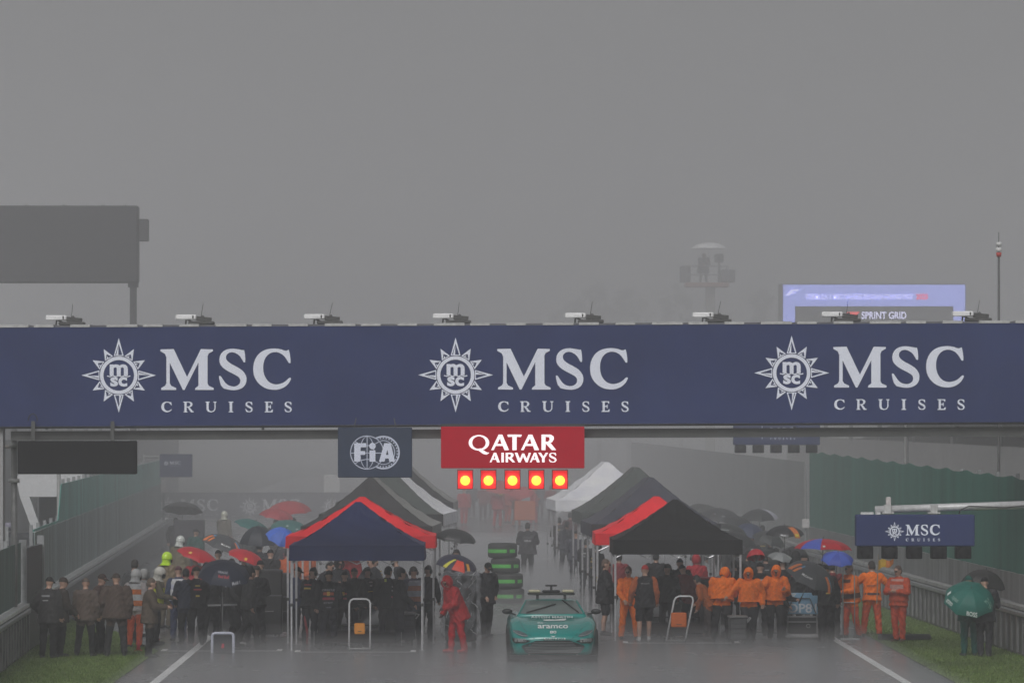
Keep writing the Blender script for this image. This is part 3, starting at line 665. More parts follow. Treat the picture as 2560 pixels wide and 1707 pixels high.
def crane():
    Y = 300; k = Y / F; X = (1768 - HX) * k; z0 = CAMZ - (718 - HY) * k
    o = empty('camera_platform', (X, Y, 0), 'raised television camera platform with orange trim, faint in the rain', 'platform')
    b = MB(); b.bbox((-1.45, -1, z0), (1.35, 1, z0 + .28), .05); b.build('deck', M((.3, .14, .1), .6, var=.2), o)
    for x0, x1 in ((-1.75, -1.1), (.85, 1.75)):
        p = MB(); p.bbox((x0, -.9, z0 + .3), (x1, .6, z0 + 1.0 + (.35 if x0 < 0 else .1)), .05); p.build('equipment_box', M((.06, .055, .058), .6, var=.2), o)
    for x in (-1.4, 1.3):
        for y in (-.95, .95): r = MB(); r.tube((x, y, z0 + .28), (x, y, z0 + 1.35), .03); r.build('post', GALV, o)
    r = MB()
    for z in (.8, 1.35): r.path([(-1.4, -.95, z0 + z), (1.3, -.95, z0 + z), (1.3, .95, z0 + z), (-1.4, .95, z0 + z), (-1.4, -.95, z0 + z)], .025, 6)
    r.build('handrail', GALV, o)
    m = MB(); m.span((-.1, -.25, 0), (.5, .25, z0 - .003)); m.build('boom', M((.3, .3, .28), .6, var=.2), o)
    c = empty('television_camera', (X + .75, Y - .3, z0 + .28), 'dark television camera on a pedestal aimed from the raised platform', 'camera')
    q = MB(); q.smooth = True; q.tube((0, 0, 0), (0, 0, 1.3), .09, .07); q.build('pedestal', DARKG, c)
    q = MB(); q.bbox((-.28, -.5, 1.3), (.28, .5, 1.85), .05); q.build('housing', DARKG, c)
    q = MB(); q.smooth = True; q.tube((0, -.95, 1.57), (0, -.503, 1.57), .17, .13, 12); q.build('lens', M((.02, .02, .02), .2, var=0), c)
    u = person('camera operator in dark rainwear standing on the raised platform under a pale umbrella', (X - .25, Y - .1), 1.9, 20, 6, ('forward', 'hold'), 'wide', (.03, .03, .03), head='hood', hcol=(.03, .03, .03), coat=.12, wide=1.3, hem=.6, z=z0 + .28)
    umbrella('pale umbrella sheltering the operator on the raised camera platform', (X + .1, Y - .1, CAMZ - (606 - HY) * k), 1.15, .42, ((.92, .92, .95),), hand=(X + .1, Y - .1, z0 + 1.6), group=None)
crane()
def tree(label, px, py, Y, h, w, seed):
    rnd = random.Random(seed); b = gp(px, py) if Y is None else Vector(((px - HX) * Y / F, Y, 0))
    o = empty('tree', b, label, 'tree', 'faint trees in the rain')
    t = MB(); t.smooth = True; t.path([(0, 0, 0), (.1, 0, h * .3), (-.1, .1, h * .6), (0, 0, h * .85)], .22, 7)
    for i in range(7):
        a = rnd.uniform(0, 6.3); z = h * rnd.uniform(.3, .7); t.tube((0, 0, z), (w * .7 * math.cos(a), w * .7 * math.sin(a), z + h * .18), .08, .03, 5)
    t.build('trunk', M((.06, .05, .04), .9, var=.3), o)
    c = MB()
    cl = [(rnd.gauss(0, w * .42), rnd.gauss(0, w * .42), h * rnd.uniform(.3, 1.0), rnd.uniform(.2, .55) * w) for _ in range(40)]
    for x, y, z, r in cl:
        q = 1.1 - (z / h) * .75; x *= q; y *= q
        for _ in range(110):
            d = Vector((rnd.gauss(0, 1), rnd.gauss(0, 1), rnd.gauss(0, 1))).normalized() * r * abs(rnd.gauss(0, .75)) * q; p = Vector((x, y, z)) + d
            e1 = Vector((rnd.gauss(0, 1), rnd.gauss(0, 1), rnd.gauss(0, 1))).normalized() * .22; e2 = e1.orthogonal().normalized() * .16
            c.mi = rnd.choice((0, 0, 1)); c.add([p - e1, p + e2, p + e1, p - e2], [(0, 1, 2, 3)])
    c.build('crown', [M((.04, .06, .03), .8, var=.3), M((.07, .09, .045), .8, var=.3)], o)
for i, (px, h, w, Y, lb) in enumerate(((1395, 16.5, 2.4, 480, 'narrow dark conifer above the banner, first from the lamp fixtures at its middle'), (1440, 17.3, 3.2, 470, 'broad pale tree beside the narrow conifer above the banner'), (1497, 18.2, 3.4, 460, 'bushy tree, tallest of the faint trees above the banner'), (1570, 18, 4.4, 465, 'wide round tree at the end of the faint row above the banner'), (1702, 18.8, 3.3, 470, 'lone tree just beside the raised camera platform'), (1905, 18.4, 3.0, 470, 'faint tree beside the glowing lavender screen'))):
    tree(lb, px, 0, Y, h, w, i + 3)
def notice(label, px0, py0, px1, py1, Y, col, pole_to=0.0):
    a, b = at(px0, py0, Y), at(px1, py1, Y); o = empty('notice_board', ((a.x + b.x) / 2, Y, 0), label, 'sign')
    w = (b.x - a.x) / 2
    m = MB(); m.bbox((-w, -.04, b.z), (w, .04, a.z), .02); m.build('board', M(col, .6, var=.08), o)
    p = MB(); p.tube((0, .09, 0), (0, .09, a.z), .05); p.build('post', GALV, o)
notice('plain pale board on a post far beyond the dark tents under the federation sign', 810, 1187, 850, 1231, 230, (.62, .62, .62))
notice('pale upright marker board on a post beyond the umbrellas by the grey wire fence', 2005, 1297, 2024, 1320, 150, (.6, .58, .58))
notice('pale marker on the tall pit fence end', 402, 1200, 415, 1231, 189, (.6, .56, .57))
notice('tall cream pillar sign in the rain beyond the fans with orange flags', 1812, 1150, 1838, 1225, 250, (.5, .5, .42))
# crane-like white marshal hut behind the left fence
def hut():
    o = empty('marshal_hut', (-11.5, 134, 0), 'white open-fronted marshal hut on legs behind the pit fence', 'hut')
    s = MB(); s.loft([[Vector((x, y, z)) for x, z in ((-1.5, 2.95), (-1.62, 3.5), (-1.4, 3.72), (.35, 3.72), (.35, 2.95))] for y in (0, 2.4)]); s.build('roof', M((.72, .72, .74), .5, var=.08), o)
    p = MB(); p.loft([[Vector(q) for q in ((-1.5 + d, 0, 2.947), (-1.22 + d, 0, 2.947), (-1.22 + d, .3, 2.947), (-1.5 + d, .3, 2.947))] for d in (0,)] + [[Vector(q) for q in ((-.85, 0, 1.2), (-.62, 0, 1.2), (-.62, .3, 1.2), (-.85, .3, 1.2))]]); p.build('brace', M((.7, .7, .72), .5, var=.08), o)
    w = MB(); w.span((-1.1, 1.6, 1.2), (.33, 1.9, 2.947)); w.build('wall', M((.07, .07, .08), .6, var=.2), o)
    d = MB(); d.span((-1.1, .1, 1.0), (.4, 2.3, 1.197)); d.build('floor', M((.2, .2, .2), .6, var=.2), o)
    for x in (-.95, .3):
        q = MB(); q.span((x - .05, .2, 0), (x + .05, .3, .997)); q.build('leg', GALV, o)
    f = MB(); f.span((-.5, .4, 3.723), (.25, .46, 4.1)); f.build('sign', M((.5, .07, .1), .5, var=.1), o)
hut()
a = at(147, 1190, 126)
pl = MB(); pl.smooth = True; pl.tube((0, 0, 0), (0, 0, a.z + .6), .06, .055, 10); tag(pl.build('lamp_post', M((.3, .3, .3), .5, var=.15), None, (a.x, 126, 0)), 'slim grey post in front of the white marshal hut', 'post')
# rows of trolley equipment behind the near left fence
eq = empty('equipment_trolley', (wall_x(100) - 1.6, 112, 0), 'dark equipment trolley with pale pipes on top behind the low fence', 'trolley')
mb = MB(); mb.bbox((-.75, -.5, .2), (.9, .5, 2.45), .1); mb.build('cover', M((.05, .053, .06), .5, var=.35, scale=3, bump=.4), eq)
mb = MB(); mb.smooth = True; mb.tube((-.6, -.2, 2.6), (.35, -.2, 2.6), .1, .1, 10); mb.build('pipe', M((.3, .29, .36), .4, var=.15), eq)
for x in (-.45, .2): mb = MB(); mb.span((x - .05, -.32, 2.15), (x + .05, -.503, 2.6)); mb.build('bracket', GALV, eq)
for x in (-.6, .7): mb = MB(); mb.smooth = True; mb.tube((x, -.4, .12), (x, .4, .12), .12, .12, 12); mb.build('wheel', DARKG, eq)
# ------------------------------------------------------------------ gantry, its signs and lamps (all in the plane Y = GY, 1 m = PP photo pixels)
GY = 100.0; PP = F / GY
NAVY = M((.032, .046, .135), .7, var=.16, scale=.5, spec=.12); LET = M((.84, .87, 1.0), .5, var=.03); STEEL = M((.10, .102, .10), .5, .2, var=.2, scale=2); WHITE = M((.85, .85, .86), .45, var=.1)
def Z(py): return CAMZ - (py - HY) / PP
def X(px): return (px - HX) / PP
gan = empty('gantry', (X(1139), GY, 0), 'start gantry across the track with a navy cruise banner and dark lower beam', 'gantry')
roll = R(.25)
def gl_(x, y, z, zc=None):           # gantry-local point, beam line rising slightly to one side
    return (x, y, z + math.tan(roll) * x)
def gspan(mb, a, b):
    (x0, y0, z0), (x1, y1, z1) = a, b
    mb.loft([[Vector(gl_(x, y, z)) for y, z in ((y0, z0), (y0, z1), (y1, z1), (y1, z0))] for x in np.linspace(x0, x1, 24)])
XL, XR = X(-6) - X(1139), X(2700) - X(1139)
zt, zb = Z(814), Z(1061)
mb = MB(); gspan(mb, (XL, 0, zb), (XR, .9, zt)); mb.build('banner', NAVY, gan)
mb = MB()
for i in range(30):
    x0 = XL + i * .78; gspan(mb, (x0, -.02, zt + .003), (x0 + (.42 if i % 3 else .66), .92, zt + .06)); 
mb.build('top_rail', M((.5, .5, .5), .5, var=.2), gan)
mb = MB(); gspan(mb, (XL, .1, zt + .002), (XR, .8, zt + .045)); mb.build('cable_tray', M((.14, .14, .15), .5, var=.2), gan)
for cx, cy in ((297, 938), (1139, 937), (1979, 932)):
    mb = MB(); x0 = X(cx) - X(1139); z0 = Z(cy); s_ = .002117
    put_logo(mb, lambda u, v: (x0 + u * s_, -.012, z0 + v * s_))
    mb.build('lettering', LET, gan)
mb = MB(); gspan(mb, (X(24) - X(1139), .25, Z(1096)), (XR, .65, Z(1073))); mb.build('lower_beam', STEEL, gan)
mb = MB(); gspan(mb, (XL, .05, zb - .05), (XR, .85, zb - .003)); mb.build('bottom_trim', M((.03, .03, .035), .5, var=.2), gan)
for px in (112, 655, 1305, 1990, 2400):
    mb = MB(); x = X(px) - X(1139); mb.tube((x, .45, Z(1074)), (x, .45, zb - .04), .03); mb.build('hanger', M((.3, .3, .3), .5, .3, var=.1), gan)
for px, sgn in ((-9, -1), (2720, 1)):
    o = MB(); x = X(px) - X(1139); o.span((x - .14, .2, 0), (x + .12, .7, zb - .055)); o.build('leg', M((.34, .34, .35), .5, .1, var=.12), gan)
# tubular side tower next to the leg
tw = empty('pipe_mast', (X(74 / 3.136 - 2), GY + 1.2, 0), 'grey pipe mast with clamp collars beside the gantry leg', 'mast')
mb = MB(); mb.smooth = True; mb.tube((0, 0, 0), (0, 0, Z(1100)), .075, .07, 12); mb.build('pipe', M((.28, .28, .28), .45, .4, var=.2), tw)
for py in (1208, 1118):
    mb = MB(); mb.smooth = True; mb.tube((0, 0, Z(py)), (0, 0, Z(py) + .09), .12, .12, 12); mb.build('collar', M((.5, .5, .5), .45, .3, var=.1), tw)
mb = MB(); mb.smooth = True; mb.tube((-.55, 0, Z(1119)), (.08, 0, Z(1116)), .035, .035, 8); mb.build('bracket', M((.5, .45, .44), .45, .3, var=.1), tw)
# eight timing units along the top
def unit(px, py, label, k):
    x = X(px); z = Z(815) + .062 + math.tan(roll) * (x - X(1139))
    o = empty('timing_unit', (x, GY + .4, z), label, 'sensor', 'timing units along the top of the gantry')
    b = MB(); b.bbox((-.05, -.22, 0), (.5, .2, .07), .015); b.box((.28, -.05, .12), (.32, .25, .09), ry=.1); b.tube((.02, 0, .06), (-.12, 0, .13), .02); b.tube((-.12, 0, 0), (-.1, 0, .15), .018); b.build('base', M((.08, .08, .08), .5, .2, var=.3, scale=20), o)
    h = MB(); h.bbox((-.33, -.13, .105), (.12, .13, .215), .02); h.build('housing', WHITE, o)
    w = MB(); w.span((.03, -.134, .13), (.06, -.131, .195)); w.build('slot', M((.04, .04, .04), .4, var=0), o)
    c = MB(); c.smooth = True
    for dx, dz in ((.18, .08), (.25, .17), (.34, .08)): c.ball((dx, -.06, dz), .035, 8, 6)
    c.build('clamp', M((.1, .1, .1), .5, var=.3), o)
    l = MB(); l.bbox((.12, -.14, .04), (.26, -.02, .1), .02); l.build('lens', M((.6, .6, .6), .3, var=.1), o)
    t = MB(); t.tube((.2, .02, .1), (.24 + .02 * (k % 3), .02, .46), .007, .004, 5); t.build('antenna', M((.05, .05, .05), .5, var=0), o)
UL = ['white timing unit at the picture edge end of the gantry top, below the video screen', 'white timing unit over the first big letter M of the banner', 'white timing unit over the plain navy space after the first printed name', 'white timing unit just before the middle compass star of the banner', 'white timing unit over the middle letters MSC', 'white timing unit below the raised camera platform', 'white timing unit in front of the glowing lavender screen lettering', 'white timing unit beside the thin mast with red beacon']
for i, px in enumerate((150, 475, 797, 1120, 1452, 1772, 2096, 2424)): unit(px, 0, UL[i], i)
# hanging boards
sc = empty('message_board', (X(195), GY - .25, Z(1143)), 'blank dark message board hanging under the gantry beam near its leg', 'sign')
w, h = (344 - 47) / 2 / PP, (1185 - 1102) / 2 / PP
mb = MB(); mb.bbox((-w, 0, -h), (w, .25, h), .02); mb.build('cabinet', M((.014, .014, .015), .7, var=.1, scale=1, spec=.1), sc)
mb = MB(); mb.span((-w + .03, -.006, -h + .03), (w - .03, -.003, h - .03)); mb.build('panel', M((.014, .014, .015), .8, var=.1, scale=3, spec=.1), sc)
for x in (-.95, .75): mb = MB(); mb.span((x - .04, .1, h + .003), (x + .04, .16, h + .42)); mb.build('hanger', STEEL, sc)
mb = MB(); mb.path([(-.95 + .1 * math.cos(t), .05, h + .42 + .16 * math.sin(t)) for t in np.linspace(0, 3.1, 9)], .012, 5); mb.build('cable', M((.03, .03, .03), .5, var=0), sc)
fb = empty('emblem_board', (X(938), GY - .25, Z(1130.5)), 'navy board with a globe and gear federation emblem hanging under the gantry', 'sign')
w, h = 92.5 / PP, 62.5 / PP
mb = MB(); mb.bbox((-w, 0, -h), (w, .2, h), .015); mb.build('board', M((.018, .034, .075), .45, var=.12, scale=2), fb)
mb = MB(); S = 1 / 3.36 / PP
fn = lambda u, v: ((u - 462) * S, -.004, -(v - 306) * S)
mb.poly([circ(396, 306, 142, 56), circ(396, 306, 135, 56)], fn)
mb.poly([circ(396, 306, 62, 40, 135), circ(396, 306, 55, 40, 132)], fn)
mb.poly([band([(396, 168), (396, 444)], 6)], fn); mb.poly([band([(258, 310), (524, 310)], 6)], fn)
mb.poly([band([(290, 212), (340, 240), (396, 250), (452, 240), (500, 214)], 6)], fn); mb.poly([band([(290, 402), (340, 372), (396, 362), (452, 372), (500, 400)], 6)], fn)
arc = [(532 + 132 * math.cos(R(a)), 306 + 134 * math.sin(R(a))) for a in range(-118, 119, 6)]; mb.poly([band(arc, 13)], fn)
arc = [(532 + 95 * math.cos(R(a)), 306 + 100 * math.sin(R(a))) for a in range(-105, 106, 6)]; mb.poly([band(arc, 6)], fn)
for a in range(-114, 115, 12):
    c, s_ = math.cos(R(a)), math.sin(R(a)); mb.poly([[(532 + r * c - t * s_, 306 + r * s_ * 1.02 + t * c) for r, t in ((122, -6), (113, -6), (113, 6), (122, 6))]], fn)
mb.build('emblem', M((.62, .66, .8), .5, var=.03), fb)
mb = MB(); fn2 = lambda u, v: ((u - 462) * S, -.008, -(v - 306) * S)
P_ = lambda pts: mb.poly([pts], fn2)
P_([(288, 228), (388, 228), (388, 262), (338, 262), (338, 294), (380, 294), (380, 326), (338, 326), (338, 382), (288, 382)])
P_([(416, 288), (466, 288), (466, 382), (416, 382)]); P_(circ(441, 252, 27, 24))
mb.poly([[(540, 228), (594, 228), (630, 382), (582, 382), (577, 356), (549, 356), (542, 382), (496, 382)], [(566, 282), (554, 326), (575, 326)]], fn2)
mb.build('lettering', M((.72, .76, .9), .5, var=.03), fb)
for x in (-.45, .45): mb = MB(); mb.tube((x, .1, h), (x * .9, .1, h + .2), .012); mb.build('hanger', STEEL, fb)
qb = empty('light_board', (X(1281.5), GY - .25, Z(1118)), 'maroon airline board with lit white lettering and five glowing red start lamps', 'sign')
w, h = 179 / PP, 52 / PP
mb = MB(); mb.bbox((-w, 0, -h), (w, .3, h), .015); mb.build('board', M((.30, .0015, .012), .7, var=.08, scale=2, emit=.7, spec=.08), qb)
mb = MB(); mb.span((-w, .03, h + .003), (w, .28, h + .06)); mb.build('top_trim', M((.04, .04, .04), .5, var=.2), qb)
fn = lambda u, v: ((u - 1619) / 3.36 / PP, -.006, -(v - 268) / 3.36 / PP)
LIT = M((1, .93, .95), .5, var=0, emit=1.05)
mb = MB()
# wide flared letters drawn from the board
O = lambda l, dx: [(x + dx, y) for x, y in l]
Qo, Qi = circ(1336, 228, 86, 44, 65), circ(1336, 228, 57, 44, 53)
mb.poly([Qo, Qi], fn); mb.poly([[(1318, 280), (1352, 276), (1400, 308), (1424, 312), (1400, 328), (1368, 320)]], fn)
def fA(x0, x1, y0, y1, t):
    m = (x0 + x1) / 2 + t * .1; k = (y1 - y0)
    mb.poly([[(x0, y1), (m - t * .45, y0), (m + t * .45, y0), (x1, y1), (x1 - t * 1.15, y1), (x1 - t * 1.5, y1 - k * .27), (x0 + t * 1.15, y1 - k * .27), (x0 + t * .65, y1)], [(m - t * .1, y0 + k * .24), (x0 + t * 1.5, y1 - k * .4), (x1 - t * 1.85, y1 - k * .4)]], fn)
fA(1438, 1588, 160, 290, 34)
mb.poly([[(1575, 160), (1694, 160), (1690, 180), (1652, 178), (1652, 290), (1616, 290), (1616, 178), (1579, 180)]], fn)
fA(1688, 1840, 160, 290, 34)
def fR(x0, x1, y0, y1, t):
    k = y1 - y0; w_ = x1 - x0
    mb.poly([[(x0, y0), (x0 + w_ * .62, y0), (x0 + w_ * .82, y0 + k * .12), (x0 + w_ * .84, y0 + k * .3), (x0 + w_ * .72, y0 + k * .48), (x0 + w_ * .6, y0 + k * .53), (x1, y1), (x1 - t * 1.1, y1), (x0 + t * 1.05, y0 + k * .57), (x0 + t, y1), (x0, y1)],
             [(x0 + t, y0 + k * .13), (x0 + t, y0 + k * .46), (x0 + w_ * .45, y0 + k * .45), (x0 + w_ * .56, y0 + k * .33), (x0 + w_ * .52, y0 + k * .17)]], fn)
fR(1860, 1984, 160, 290, 34)
fA(1426, 1512, 312, 392, 21); mb.poly([[(1524, 312), (1545, 312), (1545, 392), (1524, 392)]], fn); fR(1560, 1640, 312, 392, 20)
mb.poly([[(1636, 312), (1658, 312), (1680, 362), (1698, 318), (1716, 318), (1736, 362), (1754, 312), (1772, 312), (1744, 392), (1728, 392), (1706, 344), (1684, 392), (1666, 392)]], fn)
fA(1762, 1846, 312, 392, 21)
mb.poly([[(1832, 312), (1856, 312), (1876, 344), (1896, 312), (1916, 312), (1886, 358), (1886, 392), (1865, 392), (1865, 358)]], fn)
mb.poly([sub(GS, (1488, 212, 1775, 635), (1922, 311, 1986, 393))], fn)
mb.build('lettering', LIT, qb)
for i, px in enumerate((1163, 1221, 1281, 1340.5, 1399.5)):
    x = X(px) - X(1281.5); z = -(1198 - 1118) / PP
    b = MB(); b.span((x - .17, .06, z - .205), (x + .17, .3, z + .19)); l = b.build('start_lamp', M((.03, .01, .01), .5, var=0), qb)
    v = MB()
    for a, c in (((x - .17, -.06, z - .205), (x - .155, .057, z + .215)), ((x + .155, -.06, z - .205), (x + .17, .057, z + .215)), ((x - .152, -.06, z - .205), (x + .152, .057, z - .19)), ((x - .152, -.08, z + .2), (x + .152, .057, z + .215))): v.span(a, c)
    v.build('visor', M((.25, .006, .006), .4, var=0), l)  # dark red colour stands for the lamp's glow on a black hood
    r_ = MB(); r_.span((x - .152, .04, z - .188), (x + .152, .055, z + .19)); r_.build('led_panel', M((1, .012, .016), .4, var=0, emit=1.0), l)
    d = MB(); d.smooth = True; d.loft([[Vector((x + q * math.cos(t), yy, z - .02 + q * math.sin(t))) for t in np.linspace(0, 6.283, 25)[:-1]] for q, yy in ((.104, .038), (.104, .02), (.09, .005), (.0, 0))], False)
    d.build('lens', M((1.0, .62, .05), .3, var=0, emit=3.0), l)
    g = MB(); g.smooth = True; g.loft([[Vector((x + q * math.cos(t), yy, z - .02 + q * math.sin(t))) for t in np.linspace(0, 6.283, 25)[:-1]] for q, yy in ((.15, .034), (.105, .03))], False)
    g.build('lens_halo', M((1.0, .025, .015), .3, var=0, emit=2.6), l)  # emissive ring stands in for the red halo around the lens
# repeater boards on arms
def repeater(label, x0, y0, x1, y1, Y, lamps, logo, arm, post_x, lower=True):
    a, b = at(x0, y0, Y), at(x1, y1, Y); W, H = b.x - a.x, a.z - b.z
    o = empty('repeater_sign', (a.x, Y, b.z), label, 'sign', 'navy lamp signs hung over the track')
    m = MB(); m.bbox((0, 0, 0), (W, .35, H), .02); m.build('board', NAVY, o)
    s_ = W / logo[2]
    t = MB(); put_logo(t, lambda u, v: (W * logo[0] + u * s_, -.006, H * logo[1] + v * s_)); t.build('lettering', LET, o)
    for i in range(lamps):
        c = W * (.083 + .2065 * i); l = MB(); l.bbox((c - W * .0635, .02, -H * .4), (c + W * .0635, .4, -.003), .015); q = l.build('lamp_box', M((.012, .012, .013), .7, var=.1, spec=.1), o)
        k = MB(); k.smooth = True; k.tube((c, .016, -H * .2), (c, .0, -H * .2), W * .045, W * .043, 16); k.build('lens', M((.016, .016, .017), .9, var=0, spec=.05), q)
    m = MB(); m.smooth = True; m.tube(arm[0], arm[1], arm[2], arm[2] * 1.15, 12); m.build('arm', M((.55, .55, .56), .4, .2, var=.15), o)
    for f in (.27, .66):
        if lamps and lower:
            m = MB(); m.span((W * f - .07, .05, H + .003), (W * f + .07, .25, H + .2)); m.span((W * f - .12, .0, H + .02), (W * f + .12, .3, H + .05)); m.build('clamp', M((.5, .5, .5), .45, .2, var=.2), o)
    m = MB(); m.smooth = True; m.tube((post_x, .15, -b.z), (post_x, .15, arm[1][2] + .1), .085 if lower and lamps else .045, .08 if lower and lamps else .04, 12); m.build('post', M((.5, .5, .5) if lower else (.2, .2, .2), .45, .2, var=.15), o)
    return o, W, H
Ys = 95.0
o, W, H = repeater('clear navy cruise sign with five dark lamp boxes hanging from a pale pipe arm', 2140, 1286, 2437, 1365, Ys, 5, (.325, .47, 4600), ((.4, .15, .745), (4.2, .15, .865), .075), 4.1)
mb = MB(); mb.bbox((.62, .05, .83), (.72, .2, 1.0), .015); mb.build('marker_plate', M((.6, .56, .56), .5, var=.25, scale=14), o)
mb = MB(); mb.path([(2.1, .02, .66), (2.13, .0, .74), (2.3, .0, .82), (3.0, .02, .79), (3.6, .02, .84), (4.1, .02, .82)], .014, 5); mb.build('cable', M((.04, .04, .04), .5, var=0), o)
mb = MB(); mb.span((.1, .0, H + .003), (.36, .12, H + .05)); mb.span((.4, .0, H + .003), (.5, .12, H + .05)); mb.build('top_clip', M((.6, .6, .62), .5, var=.2), o)
Yr = 140.0
a_ = at(1834, 1112, Yr)
o, W, H = repeater('hazy navy cruise sign with five lamp boxes half hidden behind the gantry beam', 1834, 1062, 2050, 1112, Yr, 5, (.33, .62, 4600), ((1.3, .15, .75), (5.3, .15, .8), .045), 5.17, False)
o, W, H = repeater('small faint navy cruise sign on an arm above the tall pit fence end', 399, 1135, 480, 1192, 178, 0, (.2, .6, 3900), ((-.6, .15, .76), (1.2, .15, .78), .05), -.6)
# ------------------------------------------------------------------ tents
POLE = M((.52, .52, .54), .35, .5, var=.15)
BLK, NVY, REDC, LAV, GRY, DGN, SIL = (.012, .012, .013), (.028, .042, .14), (.8, .03, .04), (.9, .9, 1.0), (.17, .17, .17), (.075, .088, .084), (.3, .3, .29)
def tent(label, cx, y, cols, W=3.0, L=5.0, yaw=0, eave=2.36, peak=3.28, ridge=.34, val=.34, mid=True):
    """cols: front, left, right, back, front valance; y is the front edge"""
    o = empty('canopy_tent', (cx, y, 0), label, 'tent', 'canopy tents over the grid', R(yaw))
    fc = lambda c: M(c, .6, var=.12, scale=1.6, bump=.15, spec=.2)
    a = L * ridge; hw = W / 2
    zz = lambda v: eave + (peak - eave) * (v ** 1.28)
    wx = lambda v: hw * (1 - v) + .06 * v
    def panel(nm, fn, c, n=28):
        m = MB(); m.smooth = True; m.grid(lambda u, v: (lambda q: (q[0], q[1], q[2] + .016 * math.sin(v * 24 + u * 9 + cx * 3) * (1 - v) * v * 4))(fn(u, v)), n, 22); m.build(nm, fc(c), o)
    sg = lambda u: -.14 * math.sin(math.pi * u) + .022 * math.sin(u * 31 + cx) * math.sin(math.pi * u)
    panel('front_panel', lambda u, v: ((2 * u - 1) * wx(v), a * v, zz(v) + sg(u) * v * (1 - v)), cols[0])
    panel('back_panel', lambda u, v: ((1 - 2 * u) * wx(v), L - a * v, zz(v) + sg(u) * v * (1 - v)), cols[3])
    panel('side_panel', lambda u, v: (-wx(v), L - u * L + (u - .5) * 2 * a * v, zz(v) + sg(u) * v * (1 - v)), cols[1])
    panel('side_panel', lambda u, v: (wx(v), u * L + (.5 - u) * 2 * a * v, zz(v) + sg(u) * v * (1 - v)), cols[2])
    for nm, p, q, c in (('front_valance', (-hw, 0), (hw, 0), cols[4]), ('back_valance', (hw, L), (-hw, L), cols[3]), ('side_valance', (-hw, L), (-hw, 0), cols[1]), ('side_valance', (hw, 0), (hw, L), cols[2])):
        d = Vector((q[1] - p[1], p[0] - q[0], 0)).normalized()
        m = MB(); m.smooth = True
        m.grid(lambda u, v: Vector((p[0] + (q[0] - p[0]) * u, p[1] + (q[1] - p[1]) * u, eave - val * v)) + d * -(.004 + .03 * v * math.sin(u * 19)), 24, 4); m.build(nm, fc(c), o)
    legs = [(-hw + .05, .06), (hw - .05, .06), (-hw + .05, L - .06), (hw - .05, L - .06)] + ([(-hw + .05, L / 2), (hw - .05, L / 2)] if mid else [])
    for x, yy in legs:
        m = MB(); m.span((x - .024, yy - .024, 1.02), (x + .024, yy + .024, eave - .03)); lg = m.build('leg', POLE, o)
        m = MB(); m.span((x - .018, yy - .018, .012), (x + .018, yy + .018, 1.017)); m.build('lower_tube', POLE, lg)
        m = MB(); m.bbox((x - .07, yy - .07, 0), (x + .07, yy + .07, .011), .003); m.build('foot', M((.3, .3, .3), .5, var=.1), lg)
        m = MB(); m.bbox((x - .035, yy - .035, .99), (x + .035, yy + .035, 1.06), .008); m.build('collar', M((.05, .05, .05), .5, var=0), lg)
    m = MB()
    def truss(p, q, n):
        p = Vector(p); q = Vector(q)
        for i in range(n):
            s0 = p.lerp(q, i / n); s1 = p.lerp(q, (i + 1) / n)
            for z0, z1 in ((.08, .42), (.42, .08)): m.tube((s0.x, s0.y, eave - z0), (s1.x, s1.y, eave - z1), .012, .012, 5)
    truss((-hw + .05, .06, 0), (hw - .05, .06, 0), 4); truss((-hw + .05, L - .06, 0), (hw - .05, L - .06, 0), 4); truss((-hw + .05, .06, 0), (-hw + .05, L - .06, 0), 6); truss((hw - .05, .06, 0), (hw - .05, L - .06, 0), 6)
    m.build('truss', POLE, o)
    return o
tent('navy canopy tent with a peaked roof over the first car, beside the red raincoat man', (892 - HX) / 111.7, 104.2, (NVY, NVY, NVY, NVY, NVY), W=3.02, L=3.0, ridge=.5, peak=3.3, eave=2.35, mid=False)
tent('bright red canopy tent showing as a rim behind the front navy tent', (905 - HX) / 107, 107.5, (REDC, REDC, REDC, REDC, REDC), W=3.46, L=3.0, ridge=.46, peak=3.36, eave=2.47, val=.27, mid=False)
tent('charcoal canopy tent with grey sides behind the navy tent', -2.72, 120, ((.05, .05, .053), GRY, SIL, GRY, (.035, .035, .037)), W=3.4, peak=3.66, eave=2.42, yaw=-2.4)
tent('dark canopy tent with one broad white side behind the charcoal tent', -2.62, 134, (DGN, GRY, LAV, GRY, BLK), W=3.6, L=5.5, peak=3.85, eave=2.45, yaw=-4.2)
tent('rearmost dark canopy tent of its row with a thin white edge', -2.5, 150, (BLK, GRY, SIL, LAV, BLK), W=3.8, peak=4.0, eave=2.5, yaw=-1.6)
tent('black canopy tent over the orange crew', (1695 - HX) / 107.2, 108.7, (BLK, BLK, GRY, SIL, BLK), W=3.02, L=3.0, ridge=.5, peak=3.28, mid=False)
tent('bright red canopy tent half hidden behind the black tent', (1645 - HX) / 103.6, 112.0, (REDC, REDC, GRY, GRY, REDC), W=3.05, L=3.0, ridge=.46, peak=3.3, eave=2.42, val=.27, mid=False)
tent('slate blue canopy tent with grey edge behind the black and red tent', 4.84, 122.5, ((.06, .063, .085), (.065, .067, .09), GRY, SIL, (.04, .04, .045)), W=3.4, yaw=2.0, peak=3.62, eave=2.42)
tent('dark green grey canopy tent between the slate tent and the white one', 4.95, 136, (DGN, DGN, GRY, SIL, DGN), W=3.5, yaw=2.2, peak=3.75, eave=2.45)
tent('white sided canopy tent standing rearmost beside the red start lamps', 4.5, 151, (LAV, LAV, GRY, LAV, LAV), W=3.6, L=5, yaw=2.6, peak=3.78, eave=2.55)

